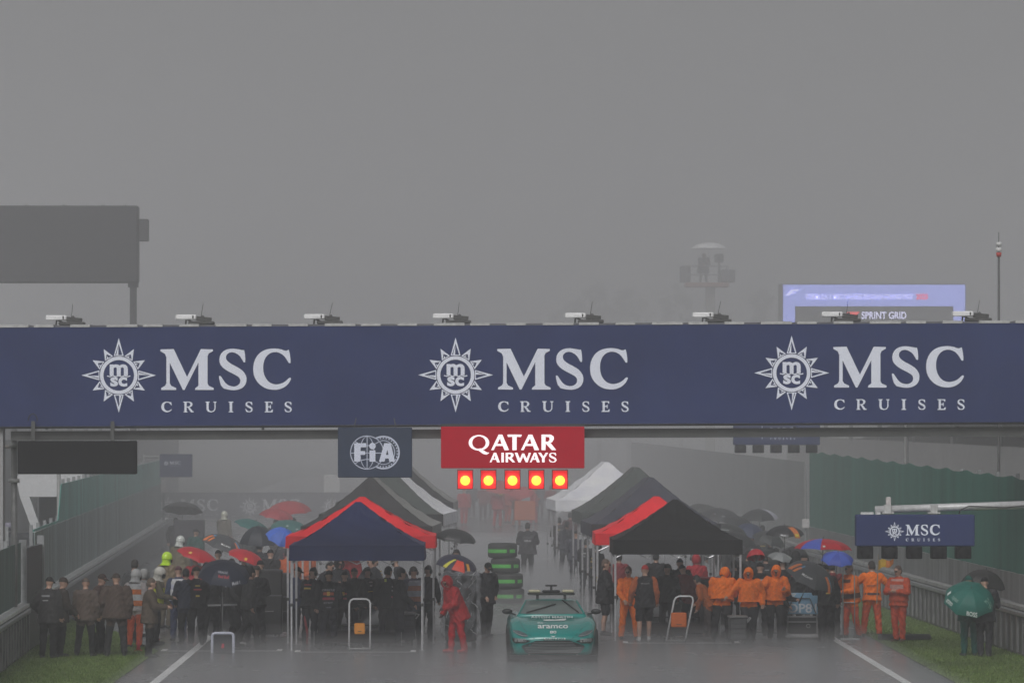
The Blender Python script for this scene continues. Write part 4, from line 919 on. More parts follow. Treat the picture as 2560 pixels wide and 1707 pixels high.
# ------------------------------------------------------------------ safety car
def safety_car():
    o = empty('safety_car', ((1381.5 - HX) / PP, 99.2, 0), 'green safety car with amber roof light bar parked under the gantry', 'car')
    BODY = M((.0, .23, .205), .26, .0, var=.06, scale=3, coat=.7); DK = M((.012, .014, .015), .45, var=.1); GL = M((.12, .15, .145), .08, var=.1, spec=.9)  # glass base colour lightened to carry the sky's reflection
    st = [  # y, top z, shoulder z, half width, low z
        (.0, .50, .44, .74, .2), (.05, .565, .5, .80, .15), (.16, .64, .585, .86, .14), (.4, .745, .695, .91, .14), (.75, .825, .80, .945, .15), (1.1, .87, .86, .96, .16), (1.45, .905, .875, .965, .17), (1.72, .935, .875, .955, .18),
        (2.3, .955, .875, .95, .18), (2.9, .965, .885, .955, .18), (3.5, .975, .9, .968, .18), (3.95, .965, .885, .955, .2), (4.3, .93, .82, .91, .26), (4.46, .82, .74, .84, .36)]
    def ring(y, zt, zs, w, zb):
        half = [(0, zt), (w * .25, zt - .004), (w * .5, zt - .012), (w * .68, zs + (zt - zs) * .62 if zt - zs > .02 else zs + .02), (w * .82, zs + .028), (w * .93, zs), (w * .985, zs - (zs - zb) * .16), (w, zs - (zs - zb) * .38), (w * .985, zb + (zs - zb) * .3), (w * .97, zb + .03), (w * .9, zb)]
        pts = half + [(-x, z) for x, z in half[::-1][:-1]]
        return [Vector((x, y + (abs(x) / .97) ** 2.6 * (.34 if y < .3 else .34 * max(0, 1 - (y - .3) / 1.0) if y < 1.3 else 0), z)) for x, z in pts]
    b = MB(); b.smooth = True; b.loft([ring(*s_) for s_ in st]); body = b.build('body', BODY, o)
    bvh = BVHTree.FromPolygons(b.v, b.f)
    def proj(x, z, off=.006):
        h = bvh.ray_cast(Vector((x, -2, z)), Vector((0, 1, 0)))
        return (h[0] + h[1] * off * (1 if h[1].y < 0 or h[1].z > 0 else -1)) if h[0] else Vector((x, .5, z))
    # greenhouse
    gh = [(1.62, .93, .90, .80, .76), (1.9, 1.035, 1.02, .75, .70), (2.2, 1.145, 1.13, .705, .64), (2.48, 1.238, 1.215, .66, .575), (2.75, 1.27, 1.245, .645, .555), (3.2, 1.262, 1.232, .645, .55), (3.7, 1.16, 1.13, .68, .56), (4.15, 1.0, .97, .72, .55)]
    def gr_(y, zt, zs, wl, wt):
        half = [(0, zt), (wt * .5, zt - .008), (wt * .9, zs), (wt, zs - .02), (wl, .86), (wl * .9, .8)]
        return [Vector((x, y + .10 * (x / .75) ** 2 * (1 if y < 2.6 else 0), z)) for x, z in half + [(-x, z) for x, z in half[::-1][:-1]]]
    g = MB(); g.smooth = True; g.loft([gr_(*s_) for s_ in gh]); g.build('roof', BODY, o)
    gb = BVHTree.FromPolygons(g.v, g.f)
    def gproj(x, z, off=.008):
        h = gb.ray_cast(Vector((x, -2, z)), Vector((0, 1, 0)))
        return h[0] + Vector((0, -.5, .86)) * off if h[0] else Vector((x, 2, z))
    w = MB(); w.smooth = True
    w.grid(lambda u, v: gproj((2 * u - 1) * (.715 - .165 * v - .03 * (1 - abs(2 * u - 1)) * 0), .955 + .262 * v), 16, 10); w.build('windscreen', GL, o)
    for sd in (-1, 1):
        m = MB(); m.grid(lambda u, v: (sd * (.705 - .115 * v + .012), 2.35 + 1.2 * u, .93 + .26 * v), 6, 3); m.build('side_window', GL, o)
    def patch(nm, pts, mat, off=.008, par=o):
        # outline seen from the front, laid on the body as a fine grid clipped by scan lines
        m = MB(); m.smooth = True; zs = [p[1] for p in pts]; z0, z1 = min(zs), max(zs); N = 12; rows = []
        for i in range(N + 1):
            z = z0 + (z1 - z0) * (i + .001) / (N + .002); xs = []
            for (xa, za), (xb, zb_) in zip(pts, pts[1:] + pts[:1]):
                if (za > z) != (zb_ > z): xs.append(xa + (z - za) * (xb - xa) / (zb_ - za))
            rows.append((min(xs), max(xs), z))
        m.grid(lambda u, v: (lambda r_: proj(r_[0] + (r_[1] - r_[0]) * u, r_[2], off))(rows[round(v * N)]), 14, N)
        return m.build(nm, mat, par)
    for sd in (-1, 1):
        patch('headlight', [(sd * .52, .545), (sd * .60, .525), (sd * .74, .56), (sd * .845, .63), (sd * .85, .665), (sd * .72, .655), (sd * .58, .60)], M((.08, .10, .11), .12, var=.3, scale=12, spec=.6), .01)
        patch('bumper_vent', [(sd * .47, .455), (sd * .60, .40), (sd * .80, .39), (sd * .86, .45), (sd * .86, .51), (sd * .7, .50)], DK, .007)
        t = MB(); t.text(TG['aramco'], lambda u, v: proj(sd * .69 - .12 + .24 * u, .43 + .065 * v, .016)); t.build('lettering', M((.3, .33, .33), .5, var=0), o)
        s_ = MB(); s_.path([proj(sd * x, z, .012) for x, z in ((.905, .29), (.9, .2), (.87, .175), (.5, .17))], .009, 5); s_.build('splitter_trim', M((.6, .62, .6), .4, var=0), o)
        m = MB(); m.smooth = True; m.ball((sd * .965, 2.05, 1.0), (.115, .07, .062), 12, 8); mi = m.build('mirror', DK, o)
        m = MB(); m.tube((sd * .78, 2.08, .925), (sd * .9, 2.05, .97), .022, .018); m.build('stalk', DK, mi)
        for y in (1.0, 3.62):
            m = MB(); m.smooth = True; m.loft([[Vector((sd * xx, y + rr * math.cos(t), .34 + rr * math.sin(t))) for t in np.linspace(0, 6.283, 29)[:-1]] for xx, rr in ((.72, .29), (.72, .34), (.95, .34), (.975, .3))]); wh = m.build('wheel', M((.02, .02, .02), .7, var=.1), o)
            m = MB(); m.smooth = True; m.tube((sd * .976, y, .34), (sd * .985, y, .34), .24, .2, 20); m.build('rim', M((.12, .12, .12), .3, .6, var=0), wh)
        m = MB(); m.path([gproj(sd * (.70 - .15 * q), .955 + .25 * q, .016) for q in (0, .33, .66, 1)], .02, 5); m.build('windscreen_pillar', BODY, o)
    grille = patch('grille', [(-.36, .462), (.36, .462), (.66, .36), (.68, .335), (.58, .2), (.5, .178), (-.5, .178), (-.58, .2), (-.68, .335), (-.66, .36)], M((.02, .025, .028), .4, var=0), .008)
    m = MB()
    for i in range(7):
        z = .42 - .034 * i; hw = .42 + .035 * i if i < 3 else .60 - .02 * (i - 3); m.path([proj(x, z + .018 * (1 - (x / .7) ** 2) - .01, .016) for x in np.linspace(-hw, hw, 13)], .0055, 4)
    m.build('slats', M((.35, .38, .38), .3, .6, var=0), grille)
    m = MB(); m.loft([[Vector((x, -.03 + .34 * (abs(x) / .97) ** 2.6, z)) if k < 2 else Vector((x, .25 + .34 * (abs(x) / .97) ** 2.6, z)) for k, z in ((0, .06), (1, .135), (2, .135), (3, .06))] for x in np.linspace(-.93, .93, 17)]); m.build('splitter', DK, o)
    m = MB()
    for y in (.9,): m.span((-.9, .5, .16), (.9, 4.2, .3)); m.build('floor', DK, o)
    L = M((.68, .7, .7), .5, var=0)
    for t, x0, x1, z0, z1 in (('aramco', -.325, .325, .70, .765), ('ASTON MARTIN', -.46, .44, .88, .91), ('80', -.07, .07, .60, .655), ('SAFETY CAR', -.19, .27, .475, .515), ('FIA', -.32, -.2, .79, .81)):
        m = MB(); m.text(TG[t], lambda u, v: proj(x0 + (x1 - x0) * u, z0 + (z1 - z0) * v, .012)); m.build('lettering', L, o)
    m = MB()
    m.poly([[(0, .2), (.12, 0), (.9, .12), (1, .5), (.96, .8), (.5, .55), (.2, .62), (.02, .5)]], lambda u, v: proj(-.2 + .5 * u, .835 + .045 * v, .012))
    m.poly([[(0, 1), (.35, .0), (.65, .0), (1, 1), (.65, .55), (.35, .55)]], lambda u, v: proj(-.06 + .12 * u, .535 + .03 * v, .012))
    m.build('emblem', L, o)
    for (xa, za), (xb, zb_) in (((-.55, .96), (.08, 1.13)), ((.58, .965), (.24, 1.21))):
        m = MB(); m.path([gproj(xa + (xb - xa) * q, za + (zb_ - za) * q, .03) for q in (0, .3, .6, 1)], .016, 5); m.build('wiper', DK, o)
    for sd in (-1, 1):
        m = MB(); m.path([proj(sd * x, z, .004) for x, z in ((.40, .50), (.50, .58), (.62, .70), (.68, .78), (.70, .86))], .005, 4); m.build('shut_line', DK, o)
        m = MB(); m.path([proj(sd * x, z, .014) for x, z in ((.54, .548), (.64, .552), (.76, .59), (.84, .645))], .007, 4); m.build('light_strip', M((.4, .43, .44), .2, var=0), o)
    # roof light bar and camera
    m = MB(); m.bbox((-.52, 2.5, 1.335), (.52, 2.78, 1.39), .025); bar = m.build('light_bar', M((.03, .032, .03), .4, var=.1), o)
    for sd in (-1, 1):
        m = MB(); m.bbox((sd * .235, 2.49, 1.392), (sd * .5, 2.77, 1.452), .022); m.build('lamp', M((.55, .52, .36), .2, var=.1, coat=.5), bar)
        m = MB(); m.span((sd * .30 - .03, 2.58, 1.25), (sd * .30 + .03, 2.66, 1.336)); m.build('bracket', DK, bar)
    m = MB(); m.bbox((-.2, 2.5, 1.392), (.2, 2.77, 1.44), .02); m.build('control_box', DK, bar)
    c = MB(); c.bbox((-.13, 2.55, 1.525), (.13, 2.66, 1.56), .012); c.span((-.025, 2.58, 1.44), (.025, 2.63, 1.526)); c.build('roof_camera', DK, bar)
    return o
safety_car()

# ------------------------------------------------------------------ racing cars under the front tents
def racing_car(label, x, y, paint, tip, yaw=0):
    o = empty('racing_car', (x, y, 0), label, 'racing car', 'racing cars under the tents', R(yaw))
    D = M((.015, .015, .016), .4, var=.15); P = M(paint, .35, var=.1, coat=.4); T = M((.018, .018, .018), .75, var=.2)
    prof = [(.0, .2, .07, .1), (.5, .28, .1, .14), (1.2, .42, .14, .2), (1.8, .52, .3, .22), (2.4, .62, .62, .2), (3.0, .72, .68, .14), (3.8, .85, .55, .14), (4.5, .6, .3, .16), (5.1, .45, .15, .2)]
    m = MB(); m.smooth = True
    m.loft([[Vector((w * math.cos(t), yy, zb + (zt - zb) * (.5 + .5 * math.sin(t)))) for t in np.linspace(0, 6.283, 17)[:-1]] for yy, zt, w, zb in prof]); m.build('body', P, o)
    m = MB(); m.smooth = True; m.ball((0, .0, .2), (.085, .16, .09), 12, 8); m.build('nose_tip', M(tip, .4, var=.1), o)
    m = MB()
    for z, yy, w, ch in ((.09, -.25, .98, .32), (.15, -.05, .97, .2), (.2, .08, .95, .16)):
        m.loft([[Vector((sx, yy + q * ch - .2 * (1 - abs(sx)), z + dz + .05 * q + .03 * (1 - abs(sx)))) for q, dz in ((0, 0), (1, .05), (1, .065), (0, .015))] for sx in np.linspace(-w, w, 9)])
    fw = m.build('front_wing', D, o)
    for sd in (-1, 1):
        m = MB(); m.span((sd * .985, -.3, .05), (sd * 1.0, .3, .34)); m.build('endplate', M((.3, .3, .31), .5, var=.3), fw)
    for yy, tw in ((.95, .3), (4.35, .38)):
        for sd in (-1, 1):
            m = MB(); m.smooth = True; m.loft([[Vector((sd * xx, yy + rr * math.cos(t), .36 + rr * math.sin(t))) for t in np.linspace(0, 6.283, 29)[:-1]] for xx, rr in ((.92 - tw, .28), (.93 - tw, .355), (.9, .355), (.93, .29))]); w = m.build('wheel', T, o)
            m = MB(); m.smooth = True; m.tube((sd * .915, yy, .36), (sd * .935, yy, .36), .22, .18, 18); m.build('rim', D, w)
            for z in (.3, .44): m = MB(); m.tube((sd * .12, yy + .2, z), (sd * .66, yy, z), .018); m.build('suspension_arm', D, o)
    m = MB(); m.smooth = True; m.path([(0, 1.85, .55), (0, 1.95, .8), (.0, 2.0, .86)], .035, 7); m.path([(.34 * math.sin(t), 2.35 - .38 * math.cos(t), .86 + .03 * (1 - math.cos(t))) for t in np.linspace(-2.2, 2.2, 15)], .035, 7); m.build('halo', D, o)
    for sd in (-1, 1): m = MB(); m.smooth = True; m.ball((sd * .6, 1.75, .68), (.1, .04, .05), 10, 6); m.build('mirror', P, o)
    m = MB(); m.span((-.5, 4.95, .75), (.5, 5.3, .8)); m.span((-.5, 5.02, .84), (.5, 5.32, .88))
    m.span((-.52, 4.9, .45), (-.502, 5.35, .9)); m.span((.502, 4.9, .45), (.52, 5.35, .9)); m.build('rear_wing', P, o)
    return o
racing_car('navy open wheel racing car in the shade of the navy tent', (893 - HX) / 110.6, 106.0, (.012, .016, .04), (.35, .04, .03))
racing_car('black open wheel racing car standing among the orange crew under the black tent', (1697 - HX) / 106.6, 110.4, (.02, .02, .022), (.55, .16, .02), 2)

def jack(label, px, py, col, w, h, lean, plate):
    p = gp(px, py); o = empty('quick_jack', p, label, 'jack', 'hoop handled jacks')
    m = MB(); m.smooth = True; pts = []
    T = lambda x, z: (x + lean * z, .18 * z, z)
    pts = [T(-w, .05), T(-w, h - .1), T(-w + .03, h - .03), T(-w + .09, h), T(w - .09, h), T(w - .03, h - .03), T(w, h - .1), T(w, .05)]
    m.path(pts, .021, 8); m.build('handle', M((.78, .78, .8), .35, .2, var=.05), o)
    m = MB(); m.bbox(tuple(T(plate[0], plate[1])[:1]) + (.02, plate[1]), tuple(T(plate[2], plate[3])[:1]) + (.08, plate[3]), .02); pl = m.build('plate', M(col, .5, var=.12, scale=12), o)
    m = MB(); x0 = T(plate[0], plate[1])[0]; x1 = T(plate[2], plate[3])[0]; m.grid(lambda u, v: (x0 + (x1 - x0) * (.33 + .34 * u), .012, plate[1] + .06 + .012 * v), 1, 1); m.build('label', M((.03, .03, .03), .5, var=0), pl)
    m = MB(); m.tube((-w, 0, .05), (w, 0, .05), .02); m.tube((-.1, .02, .06), (-.05, .75, .09), .025); m.tube((.1, .02, .06), (.05, .75, .09), .025); m.build('frame', M((.2, .2, .2), .4, .4, var=.1), o)
    for sd in (-1, 1): m = MB(); m.smooth = True; m.tube((sd * (w + .01), .02, .055), (sd * (w + .05), .02, .055), .055, .055, 14); m.build('wheel', M((.03, .03, .03), .6, var=0), o)
jack('upright white hoop jack with an amber plate under the navy tent', 899, 1626, (.75, .28, .02), .235, 1.15, 0, (-.12, .37, .12, .62))
jack('leaning white hoop jack with an orange plate under the black tent', 1688, 1606, (.72, .15, .015), .22, 1.07, .21, (-.17, .36, .12, .70))

# tyre stack
def tyre(label, px, py, lv, dx, rz):
    p = gp(px, py); o = empty('tyre', (p.x + dx, p.y, .425 * lv), label, 'tyre', 'tyres stacked beside the safety car', rz)
    m = MB(); m.smooth = True
    m.loft([[Vector((r * math.cos(t), r * math.sin(t), z)) for t in np.linspace(0, 6.283, 33)[:-1]] for r, z in ((.2, .02), (.34, .0), (.405, .035), (.415, .09), (.415, .33), (.405, .385), (.34, .42), (.2, .4))]); m.build('casing', M((.03, .032, .03), .6, var=.2), o)
    for a0, a1 in ((-170, -72), (-60, -32)):
        m = MB(); m.smooth = True; m.grid(lambda u, v: (.421 * math.cos(R(a0 + (a1 - a0) * u)), .421 * math.sin(R(a0 + (a1 - a0) * u)), .15 + .1 * v), 12, 1); m.build('stripe', M((.1, .52, .08), .5, var=.15, scale=8), o)
for i, (dx, lb) in enumerate(((.07, 'bottom tyre of the green striped stack, resting on the wet road'), (.03, 'second tyre up in the green striped stack behind the man in black'), (-.05, 'third tyre up in the green striped stack, shifted to one side'), (-.13, 'top tyre of the green striped stack, under the standing figure'))):
    tyre(lb, 1268, 1507, i, dx, R((-4, 8, 3, -2)[i]))

# plastic wrapped trolley
tr = empty('wrapped_trolley', gp(1152, 1616), 'tall equipment trolley wrapped in crinkled clear plastic beside the red raincoat man', 'trolley')
rnd = random.Random(4)
m = MB(); m.bbox((-.36, -.25, .12), (.36, .45, 1.62), .05); m.build('cabinet', M((.035, .036, .04), .5, var=.3), tr)
m = MB(); n1 = {}
def wrinkle(u, v):
    t = u * 2 * math.pi; c, s_ = math.cos(t), math.sin(t); k = 1 / max(abs(c), abs(s_)); q = .035 * math.sin(t * 7 + v * 9) + .03 * math.sin(t * 13 - v * 17) + .02 * math.sin(v * 31 + t * 3)
    return ((.40 + q) * c * min(k, 1.25), .1 + (.38 + q) * s_ * min(k, 1.25), .25 + 1.42 * v + .03 * math.sin(t * 3))
m.grid(wrinkle, 60, 40); m.build('plastic_sheet', M((.62, .64, .7), .12, var=.5, scale=14, bump=.8, alpha=.26, spec=.8), tr)
m = MB()
for i in range(26):
    x, z = rnd.uniform(-.36, .3), rnd.uniform(.3, 1.6); k = rnd.uniform(.08, .3)
    m.path([(x + k * q * .55 + .02 * math.sin(q * 9 + i), -.335 - .02 * math.sin(q * 5 + i), z + k * q * (1 if i % 3 else -.5)) for q in (0, .25, .5, .75, 1)], rnd.uniform(.003, .009), 4)
m.build('crease_highlights', M((.75, .77, .82), .3, var=.4, scale=20), tr)  # pale ribbons stand in for highlights along the sheet's creases
m = MB(); m.grid(lambda u, v: ((u - .5) * .84, .1 + (v - .5) * .8, 1.67 + .05 * math.sin(u * 11) * math.cos(v * 7)), 14, 10); m.build('sheet_top', M((.45, .45, .5), .2, var=.3, bump=.6, alpha=.4), tr)
for x in (-.3, .3): m = MB(); m.smooth = True; m.tube((x, .0, .06), (x, .05, .06), .06, .06, 14); m.build('wheel', M((.03, .03, .03), .6, var=0), tr)
# black equipment cases between the umbrellas and the tent
for i, (px, py, w, d, h, lb) in enumerate(((672, 1596, .62, .6, 1.62, 'tall black equipment case against the leg of the navy tent'), (707, 1590, .5, .6, 1.5, 'narrow black case between the tall case and the tent leg'))):
    c = empty('equipment_case', gp(px, py), lb, 'case', 'black equipment cases')
    m = MB(); m.bbox((-w / 2, 0, .1), (w / 2, d, h), .03); m.build('body', M((.022, .022, .024), .5, var=.25), c)
    m = MB(); m.span((-w / 2 - .005, -.004, h * .62), (w / 2 + .005, -.001, h * .64)); m.build('lid_seam', M((.15, .15, .16), .4, .5, var=0), c)
    m = MB(); m.path([(-.1, -.005, h * .4), (-.1, -.05, h * .4), (.1, -.05, h * .4), (.1, -.005, h * .4)], .012, 5); m.build('handle', M((.12, .12, .12), .4, .4, var=0), c)
    for x in (-w / 2 + .07, w / 2 - .07): m = MB(); m.smooth = True; m.tube((x - .02, .1, .052), (x + .02, .1, .052), .05, .05, 12); m.build('wheel', M((.03, .03, .03), .6, var=0), c)
cb = empty('trackside_cabinet', gp(472, 1425), 'dark square cabinet with faint blue markings by the pit wall', 'cabinet')
m = MB(); m.bbox((-.52, 0, .1), (.52, .6, 1.72), .03); m.build('body', M((.045, .042, .055), .5, var=.15), cb)
m = MB(); m.poly([circ(.22, .95, .17, 24), circ(.22, .95, .12, 24)], lambda u, v: (u, -.006, v)); m.grid(lambda u, v: (-.1 + .25 * u, -.005, .55 + .3 * v), 1, 1); m.build('emblem', M((.05, .16, .18), .5, var=.2), cb)
for x in (-.42, .42): m = MB(); m.span((x - .05, .1, 0), (x + .05, .5, .098)); m.build('foot', DARKG, cb)
# small framed stand and tripod
st_ = empty('framed_stand', gp(557, 1634), 'small dark panel in a pale rounded frame standing on the wet road', 'stand')
m = MB(); m.smooth = False
hw, hh = .235, .46
m.path([(-hw, 0, .02), (-hw, 0, hh - .06), (-hw + .02, 0, hh - .02), (-hw + .06, 0, hh), (hw - .06, 0, hh), (hw - .02, 0, hh - .02), (hw, 0, hh - .06), (hw, 0, .02)], .033, 8); m.build('frame', M((.5, .52, .62), .4, var=.08), st_)
m = MB(); m.span((-hw + .034, -.01, .03), (hw - .034, .02, hh - .034)); pl = m.build('panel', M((.04, .042, .05), .5, var=.15), st_)
m = MB(); m.poly([[(-.035, .13), (.03, .13), (.03, .23), (-.02, .235)]], lambda u, v: (u, -.014, v)); m.build('badge', M((.5, .02, .05), .5, var=0), pl)
tp = empty('tripod', gp(556, 1622), 'slim grey tripod with a crossbar in front of the dark crew', 'tripod')
m = MB(); m.smooth = True; m.tube((0, .0, .3), (0, 0, 1.28), .016, .014, 8); m.build('column', M((.3, .3, .31), .4, .4, var=.1), tp)
m = MB(); m.smooth = True; m.tube((-.33, 0, .985), (.33, 0, 1.0), .02, .018, 8); m.build('crossbar', M((.5, .5, .52), .35, .5, var=.1), tp)
m = MB(); m.smooth = True; m.ball((0, 0, .995), .035, 8, 6); m.build('clamp', M((.3, .3, .3), .4, .3, var=0), tp)
for k in range(3):
    a = R(90 + 120 * k); m = MB(); m.smooth = True; m.tube((0, 0, .42), (.3 * math.cos(a), .3 * math.sin(a), .01), .013, .011, 6); m.build('leg', M((.25, .25, .26), .4, .4, var=0), tp)
# pit board on its trolley
pb = empty('pit_board_trolley', gp(2004, 1598), 'wheeled frame carrying a blue OP81 panel below the tilted grey umbrella', 'trolley')
w = .385
m = MB(); m.bbox((-w, -.03, .60), (w, .0, 1.10), .01); b_ = m.build('panel', M((.22, .42, .60), .4, var=.2, scale=2.2), pb)
m = MB(); m.text(TG['OP81'], lambda u, v: (-.34 + .69 * u, -.035, .63 + .22 * v)); m.build('lettering', M((.72, .76, .82), .5, var=.05), b_)
m = MB(); m.poly([[(-w, 1.09), (-.12, 1.09), (-.25, .9), (-w, .82)]], lambda u, v: (u, -.034, v)); m.build('corner_stripe', M((.6, .66, .72), .5, var=.1), b_)
m = MB(); m.path([(-.34, -.045, .62), (-.21, -.05, .97), (.19, -.05, .97), (.33, -.045, .62)], .012, 6); m.build('brace', M((.1, .1, .11), .4, .3, var=0), pb)
m = MB()
for x in (-w + .02, w - .02): m.span((x - .02, -.03, .08), (x + .02, .01, .597))
m.span((-w, -.035, .53), (w, -.031, .56)); m.span((-w, .0, .40), (w, .04, .43)); m.build('frame', M((.32, .32, .33), .4, .4, var=.1), pb)
m = MB(); m.bbox((-.39, -.1, .05), (.39, .5, .13), .02); m.build('base', M((.55, .55, .56), .45, var=.15), pb)
m = MB(); m.span((-.3, .05, .14), (.34, .4, .52)); m.build('battery_box', M((.03, .03, .032), .5, var=.2), pb)
m = MB(); m.poly([circ(.16, .32, .05, 20), circ(.16, .32, .035, 20)], lambda u, v: (u, .046, v)); m.build('badge', M((.5, .5, .5), .5, var=0), pb)
for x in (-.33, .33): m = MB(); m.smooth = True; m.tube((x, .1, .05), (x + .03, .1, .05), .05, .05, 12); m.build('wheel', M((.03, .03, .03), .6, var=0), pb)
# carts and boxes among the crews
def cart(label, px, py, w, h, col, lamp, lid):
    c = empty('tool_cart', gp(px, py), label, 'cart', 'tool carts under the tents', R((px % 30) - 15))
    m = MB(); m.bbox((-w / 2, 0, .12), (w / 2, .5, h), .03); m.build('body', M(col, .5, var=.25), c)
    for i in range(3): m = MB(); z = .18 + (h - .3) * i / 3; m.bbox((-w / 2 + .03, -.015, z), (w / 2 - .03, -.001, z + (h - .3) / 3 - .03), .006); m.build('drawer', M(tuple(q * 1.4 for q in col), .45, var=.2), c)
    m = MB(); m.bbox((-w / 2 - .02, -.03, h + .003), (w / 2 + .02, .52, h + .05), .015); m.build('top', M(lid, .5, var=.2), c)
    m = MB(); m.path([(w / 2 + .01, .05, h - .1), (w / 2 + .09, .05, h), (w / 2 + .09, .45, h), (w / 2 + .01, .45, h - .1)], .014, 6); m.build('handle', M((.4, .4, .42), .35, .5, var=0), c)
    if lamp: m = MB(); m.smooth = True; m.ball((w * .2, .1, h + .075), .022, 8, 6); m.build('lamp', M(lamp, .3, var=0, emit=3), c)
    for x in (-w / 2 + .08, w / 2 - .08): m = MB(); m.smooth = True; m.tube((x - .02, .06, .06), (x + .02, .06, .06), .06, .06, 12); m.build('wheel', M((.03, .03, .03), .6, var=0), c)
cart('low dark tool cart with a red lamp beside the upright jack', 862, 1588, .6, .85, (.02, .02, .024), (1, .12, .03), (.06, .06, .065))
cart('dark cart with a pale lid near the leg of the navy tent', 1015, 1612, .45, .7, (.025, .027, .04), None, (.35, .35, .37))
cart('black cart with an amber lamp behind the tripod crew', 545, 1585, .6, 1.2, (.018, .018, .02), (1, .4, .03), (.05, .05, .05))
cart('black tool cart with a bright red top under the black tent', 1790, 1575, .8, 1.25, (.02, .02, .022), None, (.5, .03, .05))
cart('grey tool cart beside the leg of the black tent', 1846, 1612, .4, .62, (.09, .09, .095), None, (.2, .2, .2))
cart('black cart with a tiny green lamp behind the leaning jack', 1660, 1570, .55, .95, (.018, .018, .02), (.05, .8, .35), (.04, .04, .045))
hs_ = empty('air_hose', gp(768, 1612), 'curved red hose hanging beside the leg of the navy tent', 'hose')
m = MB(); m.smooth = True; m.path([(0, 0, .02), (.0, 0, .3), (-.05, 0, .6), (-.07, 0, .9), (-.02, .1, 1.0), (.0, .3, .85)], .03, 8); m.build('tube', M((.35, .02, .03), .5, var=.1), hs_)
# marshal's flag and cones, crates, bags
def flag(label, px, py, Y, col, col2, w, h, tilt):
    p = at(px, py, Y); o = empty('flag', p, label, 'flag', 'flags')
    m = MB(); m.tube((0, 0, -.9 if w < 1 else -p.z), (.12 * tilt, 0, .25), .012 if w < 1 else .02); m.build('stick', M((.3, .25, .2), .6, var=.1), o)
    m = MB(); m.smooth = True
    for i, c in enumerate((0, 1)):
        m.mi = i; m.grid(lambda u, v: (.1 * tilt + (i * .5 + u * .5) * w, .06 * math.sin((i * .5 + u * .5) * 7), h * (v - .5) * (1 - .45 * (i * .5 + u * .5)) + .2 * (i * .5 + u * .5) * w + .12 * h * math.sin((i * .5 + u * .5) * 8 + px)), 10, 4)
    m.build('cloth', [M(col, .6, var=.15), M(col2, .6, var=.15)], o)
flag('orange and yellow flag raised between the two orange marshals', 2192, 1412, 108, (.6, .38, .03), (.62, .2, .04), .36, .22, .3)
for i, (px, py, Y, w, h, lb) in enumerate(((1806, 1234, 215, 1.3, .5, 'large washed out orange flag waved beyond the black umbrellas'), (1748, 1214, 222, 1.0, .55, 'small washed out orange flag above the black tent peak'), (1842, 1224, 218, 1.0, .45, 'washed out orange flag beside the cream pillar sign'))):
    flag(lb, px, py, Y, (.8, .13, .03), (.8, .16, .04), w, h, .2)
def cone(label, px, py):
    o = empty('marker_cone', gp(px, py), label, 'cone', 'red marker cones')
    m = MB(); m.smooth = True; m.tube((0, 0, .04), (0, 0, .27), .055, .012, 14); m.build('body', M((.5, .02, .04), .5, var=.1), o)
    m = MB(); m.bbox((-.09, -.09, 0), (.09, .09, .039), .012); m.build('base', M((.4, .02, .03), .5, var=.1), o)
cone('small red cone on the grass behind the man with the phone', 390, 1600); cone('small red cone by the orange trousered marshal', 346, 1628)
bag = empty('kit_bag', gp(2262, 1602), 'long dark kit bag lying on the grass behind the lone orange marshal', 'bag')
m = MB(); m.smooth = True; m.tube((-.55, 0, .09), (.55, .1, .09), .085, .08, 12); m.ball((-.55, 0, .09), .085, 12, 8); m.ball((.55, .1, .09), .08, 12, 8); m.build('body', M((.025, .025, .027), .6, var=.2), bag)
m = MB(); m.path([(-.2, -.07, .12), (-.1, -.05, .2), (.1, -.04, .2), (.2, -.03, .13)], .012, 5); m.build('strap', M((.05, .05, .05), .6, var=0), bag)
tag(MB().poly([circ(0, 0, .1, 8)], lambda u, v: (u, 0, v)).build('x', PAINT)) and None
bpy.data.objects.remove(bpy.data.objects['x'])
# distant red awning and marker panels past the tents
ob = empty('notice_board', (at(1312, 1279, 205).x, 205, 0), 'faded orange board standing on the track beyond the lone dark figure', 'sign')
m = MB(); m.bbox((-.46, -.05, .75), (.46, .05, 1.6), .02); m.build('board', M((.6, .14, .05), .6, var=.15), ob)
for x in (-.36, .36): m = MB(); m.span((x - .03, -.03, 0), (x + .03, .03, .748)); m.build('leg', GALV, ob)
# ------------------------------------------------------------------ people and umbrellas
BK = (.011, .011, .0125); BR = (.075, .052, .042); TAN = (.19, .145, .095); OR = (.85, .17, .012); RD = (.42, .02, .025); NV = (.02, .026, .06); WH = (.62, .62, .64); DBR = (.045, .036, .032); GRN = (.005, .075, .06); RO = (.58, .085, .03)
HV = 'officials on the grass by the pit wall'; CR = 'crew crowding under the umbrellas'; TL = 'crew in the navy tent'; TR_ = 'crew under the black tent'; MA = 'marshals in orange'
def G(px, py): p = gp(px, py); return (p.x, p.y)
